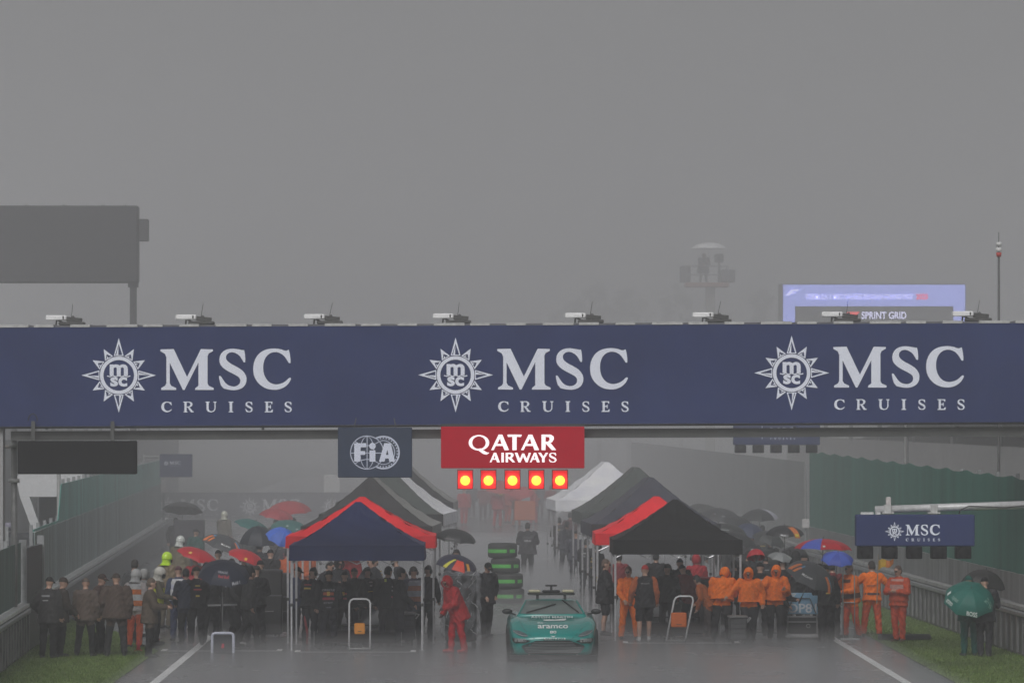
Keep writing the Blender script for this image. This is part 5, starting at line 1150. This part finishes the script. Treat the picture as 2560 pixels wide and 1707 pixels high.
# officials
person('man in near black coat and cap standing nearest the low wall on the grass', G(121, 1646), 1.77, 165, 2, ('down', 'pocket'), 'stand', (.035, .033, .034), BK, head='cap', hcol=(.03, .028, .028), coat=.05, hem=.78, group=HV)
person('man in dark hooded coat turned sideways beside the near black coat', G(152, 1642), 1.74, 110, 4, ('low', 'low'), 'close', DBR, BK, head='cap', hcol=(.05, .035, .03), coat=.05, hem=.8, group=HV)
person('grey capped man in a light brown jacket seen from behind', G(214, 1641), 1.72, 178, 0, ('down', 'low'), 'stand', (.095, .07, .058), BK, head='cap', hcol=(.13, .1, .085), coat=.05, hem=.83, group=HV)
person('man in reddish brown jacket and peaked cap looking along the wall', G(249, 1637), 1.79, 70, 2, ('down', 'pocket'), 'step', (.075, .045, .04), BK, head='cap', hcol=(.05, .03, .026), coat=.05, hem=.83, group=HV)
person('broad man in a loose brown jacket, feet apart, back turned', G(291, 1641), 1.82, 175, 1, ('down', 'loose'), 'wide', BR, (.022, .022, .024), head='cap', hcol=(.05, .036, .03), coat=.075, hem=.82, wide=1.12, group=HV)
person('marshal in white vest, orange trousers and white helmet behind the brown jackets', G(338, 1619), 1.76, 150, 3, ('down', 'low'), 'stand', (.55, .5, .5), (.62, .1, .03), head='helmet', hcol=(.7, .7, .7), coat=.03, vest=(WH, (.7, .2, .06)), group=HV)
person('dark haired man in grey standing behind the white helmet', G(334, 1592), 1.84, 160, 0, ('down', 'down'), 'stand', (.07, .07, .075), BK, head='hair', hcol=(.025, .02, .018), group=HV)
person('figure in a pale grey hood between the white helmets', G(357, 1606), 1.70, 150, 2, ('down', 'down'), 'stand', (.2, .2, .2), BK, head='hood', hcol=(.36, .36, .36), group=HV)
person('man in long brown coat facing the tent, forearms raised', G(374, 1643), 1.72, 85, 3, ('forward', 'forward'), 'close', (.085, .065, .05), BK, head='hair', hcol=(.1, .07, .05), coat=.05, hem=.78, group=HV)
person('marshal in a white helmet with yellow vest panel behind the brown coat', G(390, 1612), 1.77, 100, 2, ('forward', 'low'), 'stand', (.16, .14, .1), BK, head='helmet', hcol=(.7, .68, .62), vest=((.22, .19, .14), (.6, .65, .05)), group=HV)
person('fire marshal in a fluorescent yellow helmet and tan coat', G(416, 1570), 1.86, 130, 2, ('down', 'low'), 'stand', TAN, (.1, .085, .06), head='helmet', hcol=(.55, .85, .03), coat=.06, hem=.8, group=HV)
person('fire marshal in a white helmet and grey collar nearest the cabinet', G(449, 1500), 1.82, 150, 0, ('down', 'down'), 'stand', (.2, .17, .11), (.1, .09, .06), head='helmet', hcol=(.75, .78, .74), coat=.05, hem=.8, group=HV)
person('lone fire marshal in a pale helmet far behind the grey umbrella', G(559, 1402), 1.8, 150, 4, ('down', 'low'), 'stand', (.18, .16, .13), (.12, .11, .09), head='helmet', hcol=(.72, .72, .6), coat=.06, hem=.78, group=HV)
person('marshal in a white tabard over blue overalls, back turned', G(447, 1603), 1.76, 190, 2, ('low', 'down'), 'stand', (.05, .065, .12), (.05, .065, .13), head='cap', hcol=(.1, .04, .05), vest=(WH, (.55, .56, .66)), coat=.03, group=HV, back=[('', (.55, .13, .06), 1.16, .26, .07), ('', (.3, .33, .45), 1.3, .2, .05)])
u1 = person('dark figure under the black umbrella beside the trackside cabinet', G(438, 1420), 1.76, 20, 0, ('down', 'hold'), 'stand', (.04, .04, .045), BK, head='hair', group=CR)
umbrella('wide black umbrella nearest the tall pit fence', at(458, 1256, u1.location.y), .72, .3, ((.03, .03, .032),), hand_of(u1), spin=12)
# crew under the umbrellas, beside the navy tent
cw = [('tall crew member in black with dark legs at the front of the umbrella group', 492, 1612, 1.78, 190, BK, ('low', 'hold'), 'headset'), ('crew member in black bending a little behind the slim tripod', 528, 1606, 1.72, 170, (.024, .024, .025), ('forward', 'low'), 'cap'),
      ('crew member in black walking with light shoes beside the framed stand', 588, 1612, 1.8, 60, (.03, .03, .03), ('low', 'down'), 'cap'), ('crew member in charcoal trousers in mid step toward the black cases', 621, 1618, 1.8, 110, (.06, .06, .062), ('down', 'loose'), 'hair'),
      ('crew member in dark grey behind the black cases', 652, 1585, 1.78, 200, (.045, .045, .05), ('fold', 'fold'), 'cap'), ('red topped crew member under the red umbrella behind the white tabard', 489, 1560, 1.74, 190, (.34, .02, .03), ('fold', 'hold'), 'cap'),
      ('crew member in black beneath the second red umbrella', 610, 1560, 1.74, 180, BK, ('down', 'hold'), 'headset'), ('crew member in black beneath the grey umbrella with orange marks', 545, 1545, 1.78, 180, BK, ('down', 'hold'), 'cap'),
      ('dark figure below the navy dome umbrella beside the bright blue one', 648, 1520, 1.8, 170, (.03, .034, .042), ('down', 'hold'), 'hair'), ('dark figure under the bright blue umbrella by the tent corner', 712, 1505, 1.78, 180, (.04, .04, .05), ('down', 'hold'), 'cap'),
      ('shadowed figure below the teal umbrella behind the navy dome', 622, 1472, 1.78, 200, (.05, .055, .06), ('down', 'hold'), 'hair'), ('shadowed figure under the teal umbrella with white marks', 722, 1458, 1.78, 170, (.06, .06, .065), ('down', 'hold'), 'hair'),
      ('shadowed figure under the pair of big red umbrellas', 690, 1430, 1.8, 180, (.08, .05, .05), ('down', 'hold'), 'cap'), ('green jacketed crew member turned away by the cabinet', 488, 1455, 1.7, 160, (.02, .09, .08), ('down', 'down'), 'cap'),
      ('orange sleeved helper glimpsed between the black cases and the tent leg', 716, 1540, 1.76, 160, (.5, .1, .03), ('fold', 'low'), 'hair'), ('crew member in black between the tripod and the black cases', 566, 1598, 1.74, 185, (.026, .026, .028), ('fold', 'fold'), 'headset'), ('crew member in dark blue overalls beside the white tabard', 466, 1612, 1.75, 200, (.03, .036, .06), ('low', 'low'), 'hair')]
cu = {}
for lb, px, py, h, yw, c, ar, hd in cw:
    cu[px] = person(lb, G(px, py), h, yw, 3, ar, 'stride' if 'mid step' in lb or 'walking' in lb else 'stand', c, (.05, .05, .052) if 'charcoal' in lb else (.05, .05, .05) if 'grey' in lb else (.021, .021, .023), (.5, .5, .5) if 'light shoes' in lb else (.03, .03, .03), head=hd, hcol=BK if c != (.34, .02, .03) else RD, coat=.04, group=CR)
def ub(label, px, pyt, holder, rad, depth, cols, spin=0, marks=(), tilt=(0, 0), Y=None, grp='umbrellas over the grid crew'):
    Y = Y or hand_of(holder).y - .11
    return umbrella(label, at(px, pyt, Y), rad, depth, cols, hand_of(holder) if holder is not None and tilt == (0, 0) else None, tilt, spin, grp, marks)
MCL = (.085, .088, .095); PAP = (.75, .2, .05); BLU = (.13, .3, .5); RED2 = (.48, .018, .03); NVU = (.022, .027, .05); TEAL = (.03, .16, .15); VIB = (.07, .15, .62)
ub('grey umbrella with orange and blue end panels above the red umbrellas', 570, 1340, cu[545], .64, .33, (MCL,), 22, [('McLaren', (.8, .8, .8), -84, .72, .26, .06), ([(0, 0), (.1, .9), (.5, 1), (.55, .15)], PAP, -150, .72, .2, .3), ([(.6, .1), (.65, .9), (1, .8), (.95, .2)], (.8, .24, .06), -146, .72, .2, .28), ('', BLU, -152, .45, .08, .06), ('', BLU, -35, .62, .06, .34), ('', PAP, -44, .7, .07, .36)])
ub('red umbrella with a small yellow badge, tipped toward the fire marshals', 500, 1373, cu[489], .56, .22, (RED2,), 10, [('', (.75, .5, .1), -118, .62, .07, .09)])
ub('red umbrella with pale underside edge and yellow badge beside the black cases', 622, 1377, cu[610], .5, .22, (RED2,), 30, [('', (.75, .5, .05), -88, .8, .07, .1)])
ub('navy umbrella printed with white and red lettering over the tripod', 563, 1404, cu[492], .6, .36, (NVU,), 18, [('ORACLE', (.5, .5, .55), -92, .5, .22, .05), ('Red Bull', (.5, .03, .05), -88, .66, .24, .07), ('Mobil 1', (.65, .66, .7), -58, .9, .22, .08)], Y=103.4)
ub('small dark red umbrella low behind the navy lettered one', 507, 1436, cu[489], .24, .1, (RED2,), 4, tilt=(.1, -.1), Y=108)
ub('dark navy dome umbrella beside the bright blue one', 647, 1314, cu[648], .52, .5, ((.03, .036, .048),), 15)
ub('bright blue umbrella tipped beside the tent corner', 715, 1322, cu[712], .42, .34, ((.08, .17, .62), (.07, .15, .55)), 0, tilt=(.45, -.35), Y=116)
ub('faded teal umbrella behind the navy dome', 640, 1302, cu[622], .62, .26, (TEAL,), 6)
ub('teal umbrella with white marks under the big red pair', 724, 1300, cu[722], .62, .28, (TEAL,), 26, [('', (.6, .66, .66), -95, .6, .07, .06), ('', (.6, .66, .66), -60, .8, .1, .05)])
ub('big dull red umbrella, front of the pair near the pale board', 694, 1272, cu[690], .6, .28, ((.45, .045, .06),), 11)
p2 = person('dim figure in grey behind the pair of big red umbrellas', G(735, 1425), 1.8, 180, 0, ('down', 'hold'), 'stand', (.1, .08, .08), BK, group=CR)
ub('big dull red umbrella, rear and higher of the pair', 722, 1252, p2, .78, .38, ((.45, .05, .06),), 4)
# crew inside and beside the navy tent
tl = [('crew member with an energy drink emblem and white lettering on a navy back', 822, 1616, 1.74, 180, 'rb1'), ('crew member with a smaller red emblem on the back beside the lettered one', 861, 1606, 1.66, 182, 'rb2'), ('crew member in black by the inner side of the left tent leg', 775, 1612, 1.78, 150, 0), ('crew member in blue sleeves pressed against the tent leg', 738, 1600, 1.72, 120, 'blue'),
      ('red jacketed visitor deep inside the navy tent', 877, 1545, 1.78, 160, 'red'), ('crew member in black crouching over the nose of the navy car', 925, 1596, 1.7, 200, 'lean'), ('broad crew member in black with a fluorescent collar tag', 968, 1612, 1.8, 170, 'yel'), ('crew member in black seen sideways beside the broad one', 998, 1616, 1.78, 100, 0), ('official in a pale tabard at the right tent leg', 1036, 1606, 1.74, 215, 'tab'),
      ('crew member in black cap behind the upright jack', 905, 1560, 1.78, 20, 0), ('crew member in dark rain hood in the middle of the tent', 845, 1572, 1.75, 10, 'hood'), ('crew member in black behind the right tent leg beside the raincoat man', 1066, 1600, 1.74, 150, 0), ('crew member in black holding a clipboard behind the lettered backs', 800, 1580, 1.78, 30, 0), ('crew member in black at the back of the tent near the silver bag', 1012, 1560, 1.76, 190, 0), ('crew member in a papaya shirt glimpsed high in the tent', 762, 1520, 1.8, 170, 'org'), ('tall crew member in black beneath the peak of the navy tent', 885, 1600, 1.7, 178, 0), ('crew member in black between the broad one and the upright jack', 946, 1570, 1.8, 185, 0)]
for lb, px, py, h, yw, k in tl:
    top = {'red': (.42, .02, .03), 'blue': (.05, .06, .11), 'org': (.5, .1, .02), 'tab': (.05, .055, .1)}.get(k, (.02, .021, .026)); back = None
    if k == 'rb1': back = [('ORACLE', (.45, .45, .47), 1.3, .3, .05), ('', (.5, .09, .02), 1.2, .25, .07), ('', (.7, .42, .03), 1.185, .07, .1), ('', (.42, .02, .05), 1.09, .28, .06), ('BYBIT', (.28, .28, .3), 1.0, .22, .04), ('honda', (.24, .26, .32), .9, .13, .035)]
    if k == 'rb2': back = [('', (.4, .04, .03), 1.2, .18, .05), ('', (.6, .36, .04), 1.18, .06, .09), ('', (.36, .02, .05), 1.08, .17, .05)]
    if k == 'yel': back = [('', (.55, .6, .05), 1.45, .05, .07)]
    person(lb, G(px, py), h, {905: 80, 946: 285, 800: 75, 1012: 260}.get(px, yw), 22 if k == 'lean' else {905: 30, 946: 18, 800: 24, 1012: 26, 775: 12}.get(px, 3), ('low', 'low') if k == 'lean' else ('down', 'fold') if px % 2 else ('low', 'down'), 'stand', top, (.02, .021, .03), head='hood' if k == 'hood' else ('cap', 'headset', 'hair')[px % 3], hcol=BK, coat=.04, back=back, vest=((.35, .35, .42), (.4, .16, .1)) if k == 'tab' else None, group=TL)
person('person in a full red raincoat and hood stooping beside the wrapped trolley', G(1142, 1631), 1.76, 295, 20, ('low', 'forward'), 'step', RD, (.4, .018, .026), (.38, .02, .025), head='hood', hcol=RD, coat=.07, hem=.74, glove=(.05, .02, .02), pitch=25)
person('man in black jacket and trousers striding between the trolley and the tyres', G(1214, 1592), 1.8, 30, 5, ('low', 'pocket'), 'step', (.022, .022, .026), BK, (.05, .05, .055), head='cap', hcol=BK, coat=.06, hem=.8, pitch=22)
person('lone figure in dark team jacket walking away down the wet track', G(1319, 1447), 1.82, 178, 0, ('fold', 'fold'), 'stand', (.028, .026, .032), (.03, .03, .035), head='hair', hcol=(.03, .025, .022), coat=.08, hem=.8, wide=1.1, back=[('FORMULA 1', (.3, .29, .31), 1.32, .3, .03), ('VISA', (.6, .6, .62), 1.2, .24, .07)])
p3 = person('dark figure under the big black umbrella at the corner of the navy tent', G(1140, 1540), 1.74, 185, 0, ('down', 'hold'), 'stand', (.03, .03, .032), BK, head='headset', hcol=BK, group=CR)
ub('big black umbrella at the corner of the navy tent', 1142, 1322, p3, .57, .3, ((.03, .031, .033),), 15, [('', (.12, .12, .125), -110, .86, .3, .03)])
p4 = person('crew member behind the wrapped trolley holding the yellow and red umbrella', G(1148, 1575), 1.66, 185, 0, ('down', 'hold'), 'stand', (.03, .03, .04), BK, head='cap', hcol=NV, group=CR)
ub('navy umbrella with yellow and red panels behind the wrapped trolley', 1150, 1388, p4, .55, .33, ((.03, .03, .055),), 20, [([(0, 0), (.3, 1), (.75, .95), (1, 0)], (.66, .05, .02), -84, .7, .36, .3), ([(0, 0), (.8, 1), (1, 1), (.6, 0)], (.62, .58, .06), -122, .7, .22, .3), ('', (.75, .35, .04), -52, .72, .09, .2)])
# crew and guests between the posts of the rear tents
for lb, px, py, h, yw, c, hd in (('guest in slate blue coat among the poles of the white sided tent', 1415, 1437, 1.78, 160, (.06, .065, .095), 'hair'), ('guest in dark coat at the outer pole of the white sided tent', 1398, 1420, 1.76, 175, (.05, .04, .045), 'hair'), ('crew member in purple grey under the dark green grey tent', 1440, 1470, 1.78, 165, (.055, .055, .08), 'cap'),
                                 ('crew member in black beside the rear poles of the slate tent', 1466, 1500, 1.76, 150, (.03, .03, .034), 'hair'), ('crew member in dark red shirt behind the red tent side', 1425, 1400, 1.75, 190, (.1, .04, .05), 'hair'), ('crew member in black holding a radio behind the slate tent', 1492, 1520, 1.78, 120, (.028, .028, .03), 'headset')):
    person(lb, G(px, py), h, yw, 0, ('down', 'fold'), 'stand', c, (.04, .04, .05), head=hd, hcol=(.03, .03, .03), coat=.04)
# black tent crew
person('man in black jacket and shorts beside the outer pole of the black tent', G(1512, 1588), 1.82, 95, 2, ('fold', 'low'), 'stand', (.024, .024, .027), (.024, .024, .027), head='hair', hcol=(.12, .08, .06), coat=.06, hem=.76, shorts=True, group=TR_)
person('mechanic in bright orange overalls standing full length beside the tent poles', G(1571, 1598), 1.72, 20, 0, ('low', 'low'), 'stand', OR, OR, (.04, .04, .04), head='hair', hcol=(.2, .08, .04), coat=.02, group=TR_)
person('man in black team shirt and shorts with a red cap, back turned, bottle in hand', G(1612, 1603), 1.78, 182, 0, ('down', 'loose'), 'stand', (.022, .022, .025), (.022, .022, .025), (.5, .5, .5), sleeve=(.4, .1, .03), head='cap', hcol=(.4, .03, .03), coat=.05, hem=.8, shorts=True, back=[('McLaren', (.45, .45, .45), 1.36, .2, .025)], group=TR_)
person('crew member in red fireproofs deep under the black tent', G(1742, 1560), 1.76, 190, 5, ('low', 'low'), 'stand', (.34, .02, .03), (.2, .02, .03), head='hood', hcol=(.34, .02, .03), group=TR_)
person('crew member in dull red leaning over the black car', G(1722, 1585), 1.74, 210, 28, ('forward', 'low'), 'stand', (.2, .035, .04), BK, head='cap', hcol=BK, group=TR_)
person('mechanic in brown orange overalls crouched beside the leaning jack', G(1770, 1600), 1.6, 250, 30, ('forward', 'low'), 'stand', (.33, .085, .02), (.05, .04, .04), head='hair', group=TR_)
person('crew member in orange rain jacket over black, back turned and head bowed', G(1805, 1606), 1.78, 165, 12, ('forward', 'low'), 'wide', OR, (.03, .03, .032), head='hood', hcol=OR, coat=.08, hem=1.02, pitch=40, wide=1.1, group=TR_)
person('crew member in orange hooded jacket facing the track with arms hanging', G(1872, 1606), 1.74, 5, 3, ('out', 'loose'), 'stand', OR, (.03, .03, .035), head='hood', hcol=OR, coat=.08, hem=1.0, pitch=18, wide=1.05, group=TR_)
person('crew member in orange hooded jacket stooping behind the tilted grey umbrella', G(1938, 1602), 1.78, 15, 8, ('out', 'hold'), 'stand', OR, (.03, .03, .032), head='hood', hcol=OR, coat=.08, hem=1.0, pitch=24, wide=1.05, group=TR_)
p5 = person('crew member in black holding the tilted grey umbrella over the blue panel', G(2066, 1604), 1.78, 190, 5, ('down', 'hold'), 'stand', BK, BK, head='cap', hcol=BK, group=CR)
umbrella('grey umbrella with orange and blue marks tilted over the blue panel', at(2040, 1413, 105.6), .6, .34, (MCL,), None, (.42, -.42), 10, 'umbrellas over the grid crew', [('McLaren', (.75, .75, .75), -105, .66, .27, .06), ([(0, 0), (.1, .9), (.5, 1), (.55, .15)], PAP, -165, .66, .22, .3), ([(.6, .1), (.65, .9), (1, .8), (.95, .2)], (.8, .24, .06), -161, .66, .22, .28), ('', BLU, -150, .5, .05, .16), ('', PAP, -40, .78, .08, .36), ('', BLU, -32, .78, .05, .34)])
for lb, px, py, h, yw, c, ar, hd in (('crew member in black between the black tent and the hooded jackets', 1900, 1590, 1.76, 170, BK, ('down', 'fold'), 'cap'), ('crew member in black in the middle of the black tent', 1668, 1592, 1.72, 185, (.024, .024, .026), ('low', 'low'), 'headset'), ('crew member in black behind the leaning jack', 1700, 1575, 1.76, 175, BK, ('fold', 'fold'), 'cap'), ('crew member in dark red beside the orange overalls', 1548, 1560, 1.8, 200, (.2, .03, .035), ('fold', 'low'), 'hair'),
      ('crew member in black far under the black tent behind the mechanics', 1640, 1555, 1.78, 180, BK, ('down', 'fold'), 'hair'), ('dark figure under the umbrella with the orange and yellow panel', 1972, 1545, 1.78, 180, (.03, .032, .035), ('down', 'hold'), 'hair'), ('dark figure under the umbrella with one white panel', 1906, 1452, 1.78, 175, (.05, .05, .055), ('down', 'hold'), 'hair'), ('dark figure under the black umbrella behind the tent roof', 1802, 1448, 1.8, 180, (.05, .05, .055), ('down', 'hold'), 'cap'),
      ('dark figure in a cap under the red and blue umbrella', 2052, 1590, 1.74, 190, (.024, .024, .026), ('down', 'hold'), 'cap'), ('crew member in black beneath the crumpled grey umbrella', 1958, 1575, 1.74, 185, BK, ('down', 'hold'), 'headset'), ('crew member in dark red overalls beside the orange marshals', 2082, 1590, 1.76, 200, (.17, .025, .03), ('fold', 'hold'), 'hair'), ('crew member with a pointed dark hood behind the umbrellas', 1990, 1560, 1.84, 180, (.03, .035, .04), ('down', 'down'), 'hood'), ('crew member in black by the black tent valance corner', 1838, 1585, 1.78, 180, BK, ('fold', 'down'), 'hair'), ('dim figure with a white coat beside the black umbrellas', 1850, 1430, 1.8, 160, (.09, .09, .1), ('down', 'down'), 'hair'), ('crew member in black kneeling by the pit board trolley', 1955, 1600, 1.5, 60, BK, ('low', 'forward'), 'cap')):
    cu[px] = person(lb, G(px, py), h, yw, 3, ar, 'stand', c, (.024, .024, .026), head=hd, hcol=BK, coat=.045, group=CR)
ub('black umbrella with an orange and yellow panel among the dark ones', 1962, 1313, cu[1972], .52, .25, ((.026, .027, .03),), 8, [('', (.6, .16, .03), -52, .74, .17, .44), ('', (.65, .5, .04), -52, .97, .12, .12), ('Mobil 1', (.6, .6, .63), -95, .92, .2, .07)])
ub('black umbrella with one white panel', 1898, 1272, cu[1906], .62, .33, ((.035, .036, .04), (.035, .036, .04), (.035, .036, .04), (.035, .036, .04), (.035, .036, .04), (.035, .036, .04), (.035, .036, .04), (.5, .5, .58)), 4)
ub('black umbrella with faint marks half hidden by the black tent roof', 1800, 1270, cu[1802], .72, .36, ((.04, .041, .046),), 12, [('', (.25, .25, .27), -110, .6, .07, .05), ('', (.25, .25, .27), -80, .7, .12, .05)])
p6 = person('dim figure in black behind the black tent roof', G(1822, 1500), 1.78, 180, 0, ('down', 'hold'), 'stand', (.04, .04, .042), BK, group=CR)
ub('second black umbrella behind the tent roof with a broad pale streak', 1818, 1308, p6, .64, .34, ((.04, .043, .043),), 20, [('', (.2, .21, .21), -100, .6, .26, .05)])
ub('red umbrella with two blue panels beside the grey wire fence', 2058, 1346, cu[2052], .68, .26, (RED2, RED2, RED2, RED2, (.08, .12, .5), RED2, RED2, RED2), 36, [('', (.7, .66, .6), -92, .82, .06, .07)], tilt=(.03, .02), Y=108)
ub('blue umbrella tucked under the red and blue one', 2095, 1381, cu[2082], .4, .2, ((.07, .12, .5), (.05, .08, .4)), 10, Y=110)
ub('crumpled translucent grey umbrella above the tilted one', 1955, 1382, cu[1958], .34, .16, ((.2, .21, .215), (.26, .27, .275)), 6)
ub('small red umbrella at the corner of the black tent', 1888, 1372, cu[1900], .24, .24, (RED2, (.4, .02, .03)), 12, Y=112)
q = person('dim figure under the navy umbrella beside the wire fence', G(1880, 1490), 1.78, 180, 0, ('down', 'hold'), 'stand', (.03, .03, .035), BK, group=CR)
ub('navy umbrella with a pointed tip between the black umbrellas', 1878, 1308, q, .5, .36, ((.04, .05, .1),), 10)
for i, (px, py, pt, r_, c, lb) in enumerate(((1840, 1520, 1330, .55, (.03, .031, .034), 'low black umbrella behind the corner of the black tent'), (1925, 1500, 1330, .5, (.05, .053, .055), 'charcoal umbrella below the navy pointed one'), (1765, 1430, 1262, .7, (.06, .063, .062), 'hazy grey umbrella highest beside the black tent peak'), (1995, 1530, 1368, .42, (.022, .023, .025), 'small black umbrella before the red and blue one'), (1850, 1470, 1292, .55, (.045, .047, .052), 'dim black umbrella touching the white panelled one'), (1930, 1545, 1376, .45, (.028, .03, .03), 'black umbrella beside the crumpled grey one'))):
    q = person('dim dark figure beneath the ' + lb.split(' umbrella')[0] + ' umbrella at the tent side', G(px, py), 1.76, 180 + 9 * i, 0, ('down', 'hold'), 'stand', c, BK, head=('hair', 'cap')[i % 2], hcol=BK, group=CR, coat=.06)
    ub(lb, px + 4, pt, q, r_, .3, (c,), 7 * i)
for i, (px, py, c, lb) in enumerate(((1745, 1470, (.05, .05, .055), 'dim figure in grey rainwear behind the roof of the black tent'), (1868, 1550, BK, 'dark figure squeezed between the tent corner and the red umbrella'), (1985, 1580, BK, 'dark figure close behind the tilted grey umbrella'), (2010, 1560, (.03, .03, .035), 'dark broad figure under the edge of the red and blue umbrella'), (1915, 1560, (.02, .02, .024), 'dark figure just behind the hooded orange jackets'), (1860, 1600, BK, 'black clad figure at the elbow of the hooded orange jacket'), (2070, 1600, (.02, .02, .022), 'dark figure at the grass edge beside the tilted umbrella'))):
    person(lb, G(px, py), 1.78, 180 + 11 * (i - 3), 2, ('down', 'fold'), 'stand', c, BK, head=('cap', 'hair', 'hood')[i % 3], hcol=BK, coat=.06, group=CR)
for i, (px, py, lb) in enumerate(((600, 1600, 'black clad figure right behind the walking one with light shoes'), (515, 1590, 'black clad figure close to the column of the tripod'), (640, 1605, 'black clad figure against the tall black case'), (676, 1540, 'dark figure looking over the tall black case'), (585, 1575, 'dark figure between the two red umbrellas'))):
    person(lb, G(px, py), 1.76, 180 + 14 * (i - 2), 2, ('fold', 'low'), 'stand', (.014, .014, .016), BK, head=('cap', 'hair', 'headset')[i % 3], hcol=BK, coat=.06, group=CR)
# marshals and green pair on the grass
person('orange marshal with dark belt reaching toward the trolley frame', G(2128, 1594), 1.76, 300, 6, ('out', 'forward'), 'stand', OR, RO, (.04, .04, .04), head='hair', hcol=(.22, .15, .12), coat=.05, group=MA, vest=(OR, OR, (.1, .04, .02)))
person('orange marshal seen from behind with arms spread on the grass edge', G(2180, 1591), 1.8, 178, 4, ('out', 'out'), 'wide', OR, RO, (.04, .04, .04), head='hair', hcol=(.03, .025, .022), coat=.04, group=MA, back=[('', (.05, .03, .03), .99, .34, .05), ('', (.25, .06, .02), 1.2, .28, .02)])
person('lone orange marshal with white straps standing with folded arms on the grass', G(2247, 1605), 1.78, 320, 0, ('fold', 'fold'), 'close', (.56, .08, .03), (.56, .07, .028), (.08, .04, .03), head='hair', hcol=(.1, .06, .05), coat=.04, group=MA, vest=((.52, .3, .27), (.55, .09, .04), (.55, .09, .04)))
tp2 = empty('frame_trolley', gp(2122, 1602), 'slim grey upright frame trolley in front of the orange marshals', 'trolley')
for x in (-.13, .14): m = MB(); m.smooth = True; m.tube((x, 0, .05), (x - .01, 0, 1.62), .014, .014, 6); m.build('upright', GALV, tp2)
m = MB(); m.tube((-.2, -.1, .05), (.24, -.1, .05), .025); m.tube((-.13, 0, .9), (.14, 0, .9), .012); m.build('frame', GALV, tp2)
g1 = person('person in green team rainwear under the green umbrella on the grass', G(2424, 1640), 1.76, 182, 0, ('low', 'hold'), 'stand', GRN, (.008, .08, .066), (.02, .03, .03), head='cap', hcol=GRN, coat=.07, hem=.8)
g2 = person('person in near black trousers and coat close beside the green rainwear', G(2462, 1642), 1.74, 178, 0, ('fold', 'hold'), 'close', (.03, .029, .034), (.03, .029, .034), head='cap', hcol=BK, coat=.06, hem=.8)
umbrella('green umbrella lettered in white and held by the person in green', at(2428, 1470, g1.location.y - .62), .575, .36, ((.008, .125, .10),), None, (.06, -.8), 12, 'umbrellas on the grass', [('BOSS', (.75, .77, .77), -88, .9, .24, .1), ('aramco', (.6, .66, .64), -150, .84, .2, .08), ('cognizant', (.2, .35, .3), -142, .62, .2, .1), ('TAG', (.2, .36, .3), -40, .72, .16, .2), ('', (.65, .7, .68), -186, .72, .08, .1)])
umbrella('black umbrella behind the green lettered one', at(2466, 1424, g2.location.y + .75), .5, .36, ((.03, .028, .028),), None, (.2, -.1), 5, 'umbrellas on the grass')
g3 = None
# far figures; the red ones and their umbrellas stand in for the lamps' glow in the haze
for i, (px, py, c, lb) in enumerate(((1232, 1292, (.35, .05, .05), 'far red clad figure left of the orange panel'), (1256, 1296, (.45, .3, .05), 'far figure in yellow below the start lamps'), (1350, 1290, (.12, .1, .12), 'far dark figure beside the orange panel'), (1180, 1290, (.1, .08, .09), 'far dark figure below the maroon board corner'), (1208, 1298, (.25, .06, .06), 'far dim red figure next to the dark one'), (1377, 1300, (.3, .06, .06), 'far red figure beside the white sided tent'))):
    person(lb, G(px, py), 1.78, 180, 0, ('down', 'fold'), 'stand', c, (.1, .05, .06), head='hair', hcol=(.04, .03, .03), coat=.05, group='far figures on the track')
for i, (px, py, c, lb) in enumerate(((1160, 1312, (.5, .03, .04), 'far figure in bright red nearest the dark tents'), (1244, 1318, (.45, .03, .04), 'far stocky figure in red just below the second start lamp'), (1270, 1306, (.5, .05, .03), 'far red figure under the third start lamp'), (1292, 1316, (.4, .1, .04), 'far orange red figure before the faded orange board'), (1335, 1310, (.5, .04, .05), 'far red figure touching the orange board edge'))):
    q = person(lb, G(px, py), 1.8, 180 - 20 * i, 0, ('down', 'hold'), 'stand', c, c, head='cap', hcol=c, coat=.08, wide=1.15, group='far figures on the track')
    if i in (1, 3): umbrella('far red umbrella ' + ('above the stocky red figure' if i == 1 else 'in front of the faded orange board'), at(px + 4, 1196 + 8 * i, q.location.y), .75, .35, ((.6, .03, .035),), hand_of(q), group='far umbrellas')
fuse_people()
